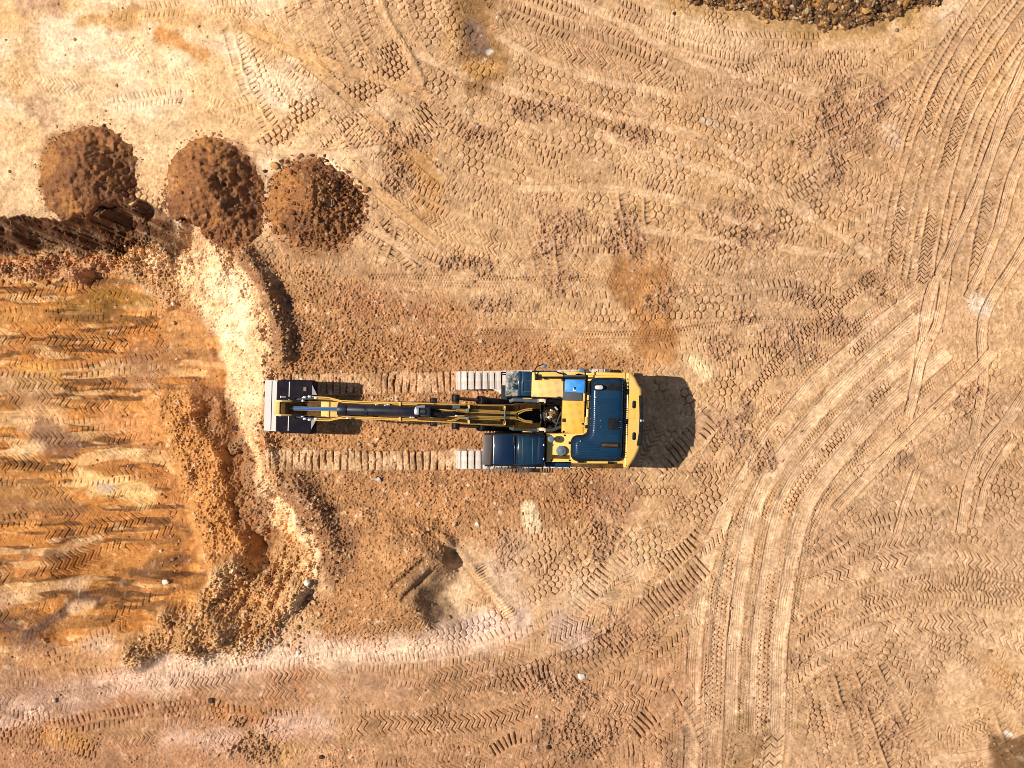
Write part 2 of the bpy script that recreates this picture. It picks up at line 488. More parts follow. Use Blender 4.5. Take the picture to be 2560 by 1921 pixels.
# upper middle: wide articulated tyres sweeping from the top to the right
for off, wd, kd, pt, dp, wr in ((0, 66, 'hex', 19, .030, .30), (-66, 62, 'hex', 18, .030, .35), (64, 60, 'brick', 17, .028, .40), (130, 62, 'hex', 18, .028, .45),
                                (195, 60, 'brick', 17, .026, .5), (-130, 60, 'hex', 18, .028, .45), (-192, 58, 'chev', 18, .026, .5), (-250, 56, 'lug', 14, .026, .5)):
    band(shift(main, off), wd, kd, pt, dp, 0.9, wr)
for pts, wd, kd, pt, dp, wr in (
    ([(1230, 0), (1400, 70), (1600, 140), (1720, 205), (1900, 260)], 46, 'lug', 13, .03, .4),
    ([(1330, -20), (1520, 60), (1730, 130), (1900, 160), (2100, 150)], 44, 'lug', 12, .028, .45),
    ([(1450, -30), (1600, 30), (1800, 90), (2050, 100)], 40, 'lug', 12, .028, .5),
    ([(1300, 560), (1330, 640), (1340, 700)], 46, 'lug', 14, .034, .25),
    ([(1365, 520), (1385, 600), (1395, 690)], 46, 'lug', 14, .036, .25),
    ([(1545, 480), (1560, 570), (1570, 690)], 42, 'lug', 13, .036, .2),
    ([(1610, 500), (1620, 600), (1625, 680)], 40, 'lug', 13, .034, .3),
    ([(1690, 215), (1817, 192), (1972, 150), (2167, 148)], 48, 'brick', 14, .042, .15),
    ([(1700, 255), (1850, 220), (2000, 188), (2140, 186)], 30, 'lug', 13, .034, .3),
    ([(1900, 345), (2010, 285), (2128, 218), (2283, 132), (2400, 40)], 44, 'chev', 15, .036, .3),
    ([(1950, 395), (2070, 320), (2200, 250), (2330, 150), (2470, 40)], 44, 'lug', 14, .036, .25),
    ([(1860, 480), (1960, 400), (2060, 350)], 62, 'hex', 15, .046, .15),
    ([(1900, 540), (2010, 470), (2120, 400)], 60, 'brick', 14, .046, .15),
    ([(1780, 620), (1920, 560), (2060, 520)], 62, 'hex', 15, .044, .2),
    ([(1970, 660), (2090, 580), (2200, 520)], 60, 'chev', 16, .042, .2),
    ([(1830, 790), (1870, 690), (1900, 560)], 50, 'lug', 14, .04, .25),
    ([(2205, 560), (2215, 660), (2235, 760)], 70, 'hex', 20, .05, .1),
    ([(2290, 560), (2290, 650), (2300, 720)], 50, 'hex', 18, .046, .2)):
    band(pts, wd, kd, pt, dp, 0.95, wr)
for pts, wd in (([(1390, -20), (1560, 60), (1720, 150), (1900, 205)], 24), ([(1030, 130), (1200, 205), (1500, 285), (1760, 350), (1960, 480)], 22), ([(1480, 330), (1760, 425), (2000, 525), (2250, 690)], 26),
                ([(1280, 470), (1600, 480), (1900, 570)], 22), ([(1150, 40), (1400, 170), (1700, 240)], 20), ([(1500, 560), (1800, 600), (2100, 640)], 20)):
    band(pts, wd, 'smooth', 10, 0, 0.85, .25, press=.025, tint=(DUST, .6))
# upper right: stacked curved tracks
sweep = [(2580, -40), (2480, 90), (2385, 250), (2325, 420), (2292, 560), (2270, 700)]
for off, wd, pt, dp, wr, kd in ((0, 40, 12, .036, .15, 'lug'), (38, 36, 12, .036, .2, 'chev'), (-40, 38, 11, .036, .2, 'chev'), (-82, 40, 12, .034, .25, 'lug'),
                                (-124, 40, 12, .036, .25, 'lug'), (78, 38, 12, .034, .3, 'lug'), (-168, 40, 13, .032, .35, 'chev')):
    band(shift(sweep, off), wd, kd, pt, dp, 0.95, wr, press=0.022)
# clutter of prints in the upper left middle
for pts, wd, kd, pt, dp, wr in (
    ([(735, 285), (790, 255), (830, 215)], 60, 'hex', 15, .050, .05),
    ([(800, 350), (860, 300), (905, 250)], 56, 'brick', 14, .050, .05),
    ([(870, 240), (940, 205), (1010, 150)], 62, 'hex', 14, .052, .05),
    ([(905, 150), (980, 125), (1030, 100)], 44, 'brick', 13, .050, .05),
    ([(990, 345), (1040, 320), (1085, 285)], 84, 'brick', 13, .056, .0),
    ([(930, 420), (990, 440), (1035, 480)], 52, 'lug', 13, .050, .05),
    ([(950, 560), (1000, 620), (1060, 680)], 52, 'lug', 14, .046, .1),
    ([(960, 660), (980, 600), (1000, 540)], 44, 'lug', 13, .046, .15),
    ([(660, 370), (700, 340), (735, 310)], 50, 'hex', 16, .044, .05),
    ([(640, 110), (760, 190), (880, 290)], 50, 'lug', 12, .022, .4),
    ([(820, 60), (860, 130), (890, 210)], 44, 'lug', 12, .026, .3),
    ([(870, 20), (905, 90), (940, 160)], 40, 'lug', 12, .026, .3),
    ([(560, 20), (700, 60), (840, 100)], 46, 'chev', 13, .018, .5),
    ([(300, 30), (450, 20), (640, 10)], 44, 'lug', 12, .016, .5),
    ([(280, 110), (400, 150), (520, 200)], 44, 'chev', 12, .016, .5),
    ([(290, 260), (450, 240), (600, 290)], 46, 'lug', 11, .016, .5),
    ([(430, 330), (540, 290), (640, 250)], 44, 'lug', 11, .016, .5),
    ([(0, 190), (120, 210), (230, 230)], 46, 'chev', 12, .016, .5),
    ([(320, 470), (370, 500), (400, 520)], 46, 'hex', 16, .030, .2),
    ([(660, 600), (690, 660)], 40, 'hex', 15, .030, .3)):
    band(pts, wd, kd, pt, dp, 0.9, wr)
for pts, wd in (([(600, 60), (740, 130), (860, 175), (957, 200), (1070, 245)], 26), ([(760, 150), (860, 233), (1015, 369), (1105, 450)], 28),
                ([(860, 404), (957, 490), (1093, 606)], 26), ([(900, 560), (980, 605), (1070, 665)], 22), ([(560, 360), (800, 385), (960, 370)], 22)):
    band(pts, wd, 'smooth', 10, 0, 0.92, 0.0, press=0.035, tint=(OCHRE if wd > 24 else DUST, 0.45))
    band(pts, wd, 'lines', 5, 0.006, 0.4, 0.3, press=0.03)
# roller prints, small round cells
for pts in ([(925, 692), (1300, 696), (1720, 700), (1894, 690), (2089, 676), (2244, 706), (2310, 740)], [(925, 827), (1250, 830), (1600, 834), (1760, 815), (1900, 798), (2060, 797), (2190, 812)]):
    band(pts, 19, 'hex', 7.5, .020, 0.95, .15)
    band(shift(pts, 18), 17, 'hex', 7.5, .016, 0.8, .4)
    band(shift(pts, -17), 15, 'hex', 7.5, .012, 0.6, .5)
# right of the machine
for pts, wd, kd, pt, dp, wr in (
    ([(1640, 770), (1850, 765), (2080, 760)], 66, 'hex', 17, .034, .4),
    ([(1830, 735), (1960, 720), (2080, 740)], 46, 'lug', 14, .044, .2),
    ([(1900, 850), (2040, 835), (2180, 850)], 52, 'brick', 14, .044, .2),
    ([(1880, 885), (1990, 880), (2070, 890)], 52, 'brick', 14, .044, .2),
    ([(1710, 940), (1870, 915), (2050, 905)], 56, 'brick', 15, .036, .25),
    ([(1710, 1000), (1850, 970), (1990, 945)], 60, 'hex', 17, .034, .3),
    ([(1560, 1192), (1720, 1192), (1850, 1180)], 56, 'brick', 17, .034, .3),
    ([(1740, 1060), (1830, 1050), (1920, 1040)], 56, 'hex', 16, .032, .35),
    ([(1330, 1190), (1500, 1194), (1650, 1196), (1800, 1200)], 46, 'chev', 17, .042, .05),
    ([(1330, 1222), (1500, 1228), (1700, 1230)], 34, 'hex', 15, .032, .3),
    ([(1770, 1010), (1870, 1100), (1930, 1180)], 50, 'lug', 13, .03, .4)):
    band(pts, wd, kd, pt, dp, 0.9, wr)
band([(1785, 1045), (1715, 1110), (1640, 1165)], 62, 'ribs', 15, .046, 0.95, .0, press=.03)
# lower right: field of cells under everything
for k in range(9):
    o = k * 62
    band([(1780 + o, 1935), (1830 + o, 1700), (1960 + o, 1480), (2140 + o, 1300), (2330 + o, 1130), (2600 + o, 950)], 60, ('hex', 'brick', 'hex', 'lug')[k % 4], 17, .026, 0.85, .45)
for k in range(6):
    o = k * 60
    band([(2140, 1010 + o), (2300, 960 + o), (2440, 930 + o), (2600, 940 + o)], 56, ('hex', 'chev', 'hex')[k % 3], 16, .028, 0.7, .5)
for k, (pts, wd, kd, pt, dp, wr) in enumerate((
    ([(2040, 1405), (2150, 1330), (2244, 1300), (2330, 1290)], 44, 'lug', 13, .034, .25),
    ([(2060, 1440), (2180, 1370), (2300, 1345), (2400, 1340)], 44, 'chev', 14, .032, .3),
    ([(2300, 1340), (2430, 1330), (2560, 1370)], 60, 'hex', 17, .03, .3),
    ([(2380, 1170), (2460, 1210), (2580, 1240)], 58, 'hex', 18, .034, .25),
    ([(2440, 1100), (2500, 1060), (2570, 1040)], 58, 'lug', 14, .036, .25),
    ([(1985, 1560), (2090, 1495), (2205, 1455), (2361, 1430), (2560, 1460)], 36, 'lug', 11, .036, .12),
    ([(2000, 1600), (2100, 1535), (2215, 1490), (2361, 1465), (2560, 1490)], 36, 'chev', 11, .036, .12),
    ([(2000, 1630), (2110, 1570), (2225, 1520), (2361, 1498), (2560, 1520)], 34, 'lug', 11, .036, .15),
    ([(2330, 1450), (2400, 1440), (2470, 1455)], 60, 'brick', 12, .046, .05),
    ([(2300, 1590), (2380, 1618), (2450, 1670), (2520, 1730), (2590, 1790)], 44, 'brick', 12, .042, .1),
    ([(2400, 1600), (2500, 1660), (2590, 1730)], 46, 'hex', 14, .034, .2),
    ([(2194, 1660), (2225, 1730), (2270, 1810), (2345, 1890)], 46, 'lug', 13, .042, .1),
    ([(2250, 1640), (2300, 1730), (2340, 1800), (2390, 1870)], 46, 'chev', 14, .042, .1),
    ([(2089, 1688), (2120, 1800), (2150, 1930)], 48, 'lug', 13, .046, .05),
    ([(2140, 1680), (2180, 1800), (2225, 1930)], 46, 'lug', 13, .042, .15),
    ([(2030, 1700), (2050, 1800), (2075, 1930)], 46, 'hex', 14, .04, .15),
    ([(2290, 1920), (2380, 1850), (2470, 1810)], 40, 'chev', 12, .03, .3),
    ([(2220, 1860), (2330, 1800), (2480, 1750)], 40, 'lines', 8, .02, .3))):
    band(pts, wd, kd, pt, dp, 0.95, wr)
band([(2310, 1790), (2400, 1730), (2480, 1690)], 110, 'smooth', 10, 0, 0.85, .1, press=.02)
# the two big chevron arcs
arc1 = [(1735, 1930), (1755, 1790), (1797, 1669), (1875, 1571), (1972, 1498), (2089, 1443), (2205, 1412), (2361, 1394), (2600, 1432)]
arc2 = [(1925, 1940), (1953, 1766), (2011, 1680), (2089, 1630), (2186, 1583), (2322, 1560), (2439, 1566), (2600, 1630)]
for a in (arc1, arc2):
    band(a, 46, 'chev', 21, .046, 1.0, .0, press=.025, tint=(DUST, .3))
# smooth haul ruts with rollers and fine tyre lines
rut1 = [(2300, 730), (2210, 800), (2128, 873), (2045, 945), (1972, 1029), (1915, 1100), (1875, 1165), (1825, 1250), (1790, 1330), (1755, 1440), (1735, 1600), (1727, 1790), (1722, 1940)]
rut2 = [(2330, 840), (2205, 950), (2089, 1070), (1992, 1190), (1945, 1290), (1918, 1416), (1893, 1590), (1886, 1760), (1884, 1830)]
for r, wds in ((rut1, 0), (shift(rut1, -58), 1), (rut2, 0), (shift(rut2, -54), 1), (shift(rut2, 60), 1)):
    band(r, 40, 'smooth', 10, 0, 0.95, .05, press=.045, tint=(DUST, .75))
    band(r, 30, 'lines', 6, .012, 0.7, .25, press=.045)
    band(shift(r, 26), 12, 'lug', 9, .03, 0.9, .3, press=.0)
for r in (shift(rut1, 32), shift(rut2, 30), shift(rut2, -92)):
    band(r, 26, 'hex', 7.5, .020, 0.9, .25, press=.01)
for r in (shift(rut1, 100), shift(rut2, -22), shift(rut2, 95)):
    band(r, 34, 'brick', 12, .040, 0.9, .35, press=.02)
# car tyre lines
for pts, wd in (([(2580, 130), (2545, 200), (2490, 345), (2440, 480), (2370, 640), (2325, 735), (2308, 840), (2290, 960), (2272, 1030)], 24),
                ([(2575, 590), (2548, 640), (2474, 757), (2454, 834), (2458, 951), (2435, 1087)], 24),
                ([(2361, 700), (2345, 800), (2306, 893), (2270, 1040)], 22),
                ([(2480, 880), (2439, 928), (2303, 1056), (2167, 1190), (2090, 1270)], 26),
                ([(2580, 960), (2520, 1050), (2458, 1126), (2420, 1220), (2400, 1330)], 26),
                ([(2535, 1100), (2470, 1200), (2440, 1310)], 20),
                ([(2580, 1840), (2480, 1880), (2330, 1905)], 22), ([(2500, 560), (2460, 660), (2420, 740)], 20),
                ([(2580, 330), (2530, 450), (2500, 560)], 26), ([(2240, 1330), (2260, 1260), (2290, 1180)], 18)):
    band(pts, wd, 'smooth', 10, 0, 0.9, .0, press=.03, tint=(DUST, .45))
    band(pts, wd, 'lines', 5, .013, 0.9, .05, press=.03)
# bottom: haul road prints
for pts, wd, kd, pt, dp, wr, st in (
    ([(860, 1815), (1170, 1809), (1365, 1766), (1500, 1715), (1620, 1650), (1740, 1550)], 54, 'chev', 16, .036, .1, 1),
    ([(1290, 1640), (1445, 1565), (1600, 1498), (1720, 1420), (1810, 1330)], 62, 'chev', 15, .036, .15, 1),
    ([(1250, 1700), (1430, 1650), (1620, 1560), (1760, 1460)], 52, 'hex', 15, .03, .35, .9),
    ([(1420, 1470), (1560, 1400), (1680, 1330), (1800, 1230)], 64, 'hex', 17, .034, .25, .95),
    ([(1300, 1420), (1390, 1360), (1500, 1340)], 70, 'hex', 17, .036, .25, .9),
    ([(1370, 1470), (1420, 1400), (1480, 1350)], 60, 'hex', 16, .036, .25, .9),
    ([(1270, 1340), (1370, 1330), (1450, 1320)], 52, 'brick', 16, .032, .3, .9),
    ([(1180, 1320), (1280, 1290), (1400, 1270)], 48, 'lug', 13, .028, .4, .9),
    ([(1490, 1780), (1600, 1760), (1720, 1700)], 56, 'chev', 15, .032, .25, .9),
    ([(1420, 1810), (1560, 1830), (1700, 1900)], 56, 'hex', 15, .03, .3, .9),
    ([(1560, 1690), (1700, 1760), (1760, 1900)], 60, 'lug', 15, .03, .35, .9),
    ([(940, 1900), (1080, 1880), (1200, 1890)], 46, 'lug', 12, .022, .5, .9),
    ([(148, 1775), (292, 1727), (428, 1708), (583, 1700), (860, 1688)], 46, 'chev', 13, .030, .2, .9),
    ([(0, 1785), (155, 1815), (390, 1775), (560, 1782), (760, 1800)], 46, 'lug', 13, .030, .25, .9),
    ([(-20, 1840), (120, 1850), (240, 1880)], 52, 'brick', 14, .034, .2, .9),
    ([(350, 1680), (560, 1670), (760, 1640), (900, 1610)], 40, 'lug', 12, .022, .4, .9),
    ([(360, 1790), (460, 1770), (560, 1775)], 40, 'hex', 12, .024, .3, .9),
    ([(900, 1660), (1080, 1650), (1250, 1620)], 46, 'lug', 11, .020, .45, .9)):
    band(pts, wd, kd, pt, dp, st, wr)
for pts, wd in (([(1443, 1521), (1500, 1450), (1560, 1377)], 52), ([(1510, 1630), (1600, 1545), (1720, 1447), (1760, 1410)], 62), ([(1590, 1830), (1640, 1780), (1700, 1742)], 52),
                ([(1230, 1880), (1280, 1850), (1335, 1838)], 36), ([(1290, 1720), (1330, 1690), (1370, 1680)], 40), ([(1480, 1905), (1530, 1880), (1590, 1870)], 44),
                ([(1660, 1420), (1720, 1370), (1760, 1330)], 44)):
    band(pts, wd, 'ribs', 13, .046, 0.95, .05, press=.02)
band([(1200, 1420), (1245, 1490), (1290, 1555)], 34, 'ribs', 8, .03, 0.9, .05, press=.0, tint=(PALE, .45))
# pit floor, all at floor level
for k in range(14):
    band([(-30, 690 + 46 * k), (120, 686 + 46 * k + 6 * (k % 3)), (250, 690 + 46 * k), (370 + 8 * k, 684 + 46 * k - 3 * k)], 46, ('chev', 'chev', 'lug')[k % 3], 14, .034, 0.95, .22, z=-2.5, press=.015)
for pts, wd, kd, pt, dp, wr in (
    ([(-20, 750), (130, 722), (265, 700)], 56, 'chev', 17, .040, .0), ([(-20, 700), (80, 690), (230, 680)], 34, 'lug', 16, .034, .1),
    ([(-20, 850), (130, 853), (310, 862)], 54, 'chev', 17, .042, .0), ([(-20, 912), (30, 905), (60, 900)], 40, 'chev', 16, .04, .1),
    ([(-20, 1000), (150, 1004), (340, 1020)], 56, 'chev', 17, .042, .02), ([(-20, 1168), (180, 1168), (410, 1163)], 56, 'chev', 17, .042, .0),
    ([(-20, 1100), (40, 1080)], 40, 'chev', 16, .034, .2), ([(-20, 1190), (100, 1200), (200, 1195)], 36, 'lug', 15, .034, .2),
    ([(-20, 1352), (194, 1330), (330, 1310), (440, 1285)], 58, 'chev', 17, .044, .02), ([(-20, 1455), (155, 1415), (272, 1370), (440, 1322)], 64, 'chev', 18, .046, .0),
    ([(-20, 1310), (60, 1300), (150, 1310)], 40, 'lug', 15, .036, .1), ([(300, 1528), (360, 1500), (420, 1470)], 58, 'chev', 17, .044, .02),
    ([(-20, 1540), (60, 1530), (130, 1505)], 54, 'chev', 16, .034, .2), ([(270, 1600), (300, 1570), (330, 1545)], 44, 'chev', 16, .036, .15),
    ([(150, 1630), (220, 1600), (300, 1570)], 40, 'lug', 14, .03, .3)):
    zz = -2.5 if pts[0][1] < 1400 else -1.4
    band(pts, wd, kd, pt, dp, 1.0, wr, z=zz, press=.02)
# crawler prints in front of the machine
band([(684, 962), (900, 959), (1060, 956), (1150, 953)], 54, 'ribs', 17.4, .062, 0.95, -.15, press=.045, tint=(DUST, .5))
band([(668, 1150), (900, 1152), (1060, 1152), (1150, 1150)], 52, 'ribs', 17.4, .062, 0.95, -.2, press=.045, tint=(PALE, .5))
# ploughed-up lines along the ruts
for r in (shift(rut1, -28), shift(rut1, 22), shift(rut2, -26), shift(rut2, 24), shift(sweep, 19), shift(sweep, -61), shift(sweep, -103), shift(sweep, 58)):
    dd = sdist(r) + 0.02 * N25
    D += 0.024 * np.exp(-(dd / 0.035) ** 2) * np.clip(0.1 + 0.8 * N50 + 0.6 * N1, 0, 1.5)

# dark broken patches of torn soil
torn = np.zeros_like(D)
for x, y, rx_, ry_ in ((990, 330, 70, 50), (1000, 440, 50, 40), (1180, 335, 45, 25), (1340, 270, 60, 28), (1410, 265, 50, 24), (1560, 330, 60, 30), (1600, 360, 30, 30), (1380, 590, 50, 70), (1560, 600, 60, 60),
                       (1440, 560, 40, 40), (1780, 540, 60, 40), (1850, 530, 60, 36), (1900, 600, 60, 50), (2000, 370, 70, 50), (2120, 300, 60, 90), (2090, 410, 40, 80), (2180, 250, 50, 60), (1870, 790, 60, 34),
                       (1960, 830, 90, 34), (2010, 750, 50, 40), (2100, 820, 60, 30), (1990, 880, 70, 26), (1820, 870, 70, 30), (2190, 700, 60, 40), (2420, 990, 40, 40), (1850, 1080, 60, 80), (2170, 1720, 70, 90),
                       (2240, 1840, 60, 60), (1990, 1660, 40, 40), (1560, 1590, 90, 60), (1430, 1720, 90, 50), (1440, 1850, 100, 50), (1660, 740, 50, 60), (1160, 660, 90, 24), (1230, 760, 70, 30), (1500, 1360, 60, 80),
                       (640, 1860, 60, 40), (600, 1800, 50, 22), (1250, 1370, 40, 60), (1900, 1150, 50, 60), (1400, 700, 60, 40)):
    torn = np.maximum(torn, 1 - sstep(0.55, 1.15, np.hypot((PX - x) / rx_, (PY - y) / ry_) + 0.22 * N50 + 0.15 * N25))
D += torn * (0.014 * N02 + 0.018 * N03 + 0.020 * N06 + 0.014 * N12 + 0.010 * np.abs(N25) - 0.01)
grit = sstep(0.25, 0.9, crumb)
D += grit * (0.011 * N02 + 0.008 * N03 + 0.003 * N06)
# erosion on the cut faces
face = inpit * (1 - floor)
east = face * (d_n > 1.0) * sstep(0.05, 0.3, d_e) * (1 - sstep(2.9, 3.5, d_e)) * (1 - sstep(1500, 1590, PY))
D += east * (1 - 0.75 * sp) * (0.035 * N25 + 0.05 * N50 + 0.015 * N12 + 0.03 * np.clip(N25b - 0.9, 0, 2) - 0.14 * np.clip(N50b - 1.1, 0, 2) - 0.06 * np.clip(N25 - 1.3, 0, 2) + 0.010 * N06 + 0.012 * N03 + 0.010 * N02)
D += (face * (d_n < 1.25)) * (0.010 * N12 + 0.012 * N06 + 0.012 * N03 + 0.010 * N02)
H = Z + D

# ---- soil colours (what the soil is made of, plus shade painted on some slopes)
C = np.empty((NY, NX, 3), np.float32)
C[:] = TAN
def mix(mask, rgb):
    global C
    C += (np.asarray(rgb, np.float32) - C) * np.clip(mask, 0, 1)[..., None]
mix(0.5 * sstep(-0.2, 1.6, N4 + 0.5 * N1), (0.57, 0.345, 0.185))
mix(0.40 * sstep(0.2, 1.6, N2 + 0.5 * N50), (0.45, 0.26, 0.13))
mix(0.35 * sstep(0.5, 1.5, noise(3.0) + 0.5 * N50), (0.56, 0.31, 0.13))
mix(0.25 * sstep(0.3, 1.1, noise(1.8) + 0.6 * N25 + 0.3 * N12), (0.38, 0.22, 0.115))
mix(0.25 * sstep(0.5, 1.3, noise(1.2) + 0.5 * N25), (0.68, 0.45, 0.25))
mix(0.22 * sstep(0.5, 1.3, noise(1.5) + 0.4 * N12), (0.50, 0.28, 0.16))
cream = area([(-90, -90), (560, -90), (760, 60), (890, 260), (860, 430), (440, 530), (-90, 560)], 130, 30)
mix(0.92 * cream, CREAM)
mix(0.45 * cream * sstep(0.2, 1.1, noise(1.6, 0.7) + 0.3 * N50), (0.88, 0.67, 0.46))
mix(0.42 * cream * sstep(0.4, 1.2, noise(1.8, 0.8) + 0.5 * N25), (0.62, 0.34, 0.14))
mix(0.92 * loam, BROWN)
mix(0.4 * loam * sstep(0, 1.2, noise(1.4) + 0.4 * N25), (0.48, 0.245, 0.10))
mix(0.35 * loam * sstep(0.3, 1.2, noise(2.0)), (0.32, 0.15, 0.07))
for sl, sc, m, rgb in tints:
    C[sl, sc] += (np.asarray(rgb, np.float32) - C[sl, sc]) * (m * (0.75 + 0.25 * np.clip(N25[sl, sc], -1, 1)))[..., None]
mix(0.6 * area([(-80, 1690), (300, 1740), (700, 1690), (1100, 1680), (1400, 1640), (1620, 1560), (1780, 1640), (1720, 1990), (-80, 1990)], 50, 40), (0.38, 0.185, 0.088))
mix(0.6 * area([(-80, 1640), (300, 1660), (500, 1740), (760, 1800), (600, 1990), (-80, 1990)], 60, 50), (0.33, 0.145, 0.065))
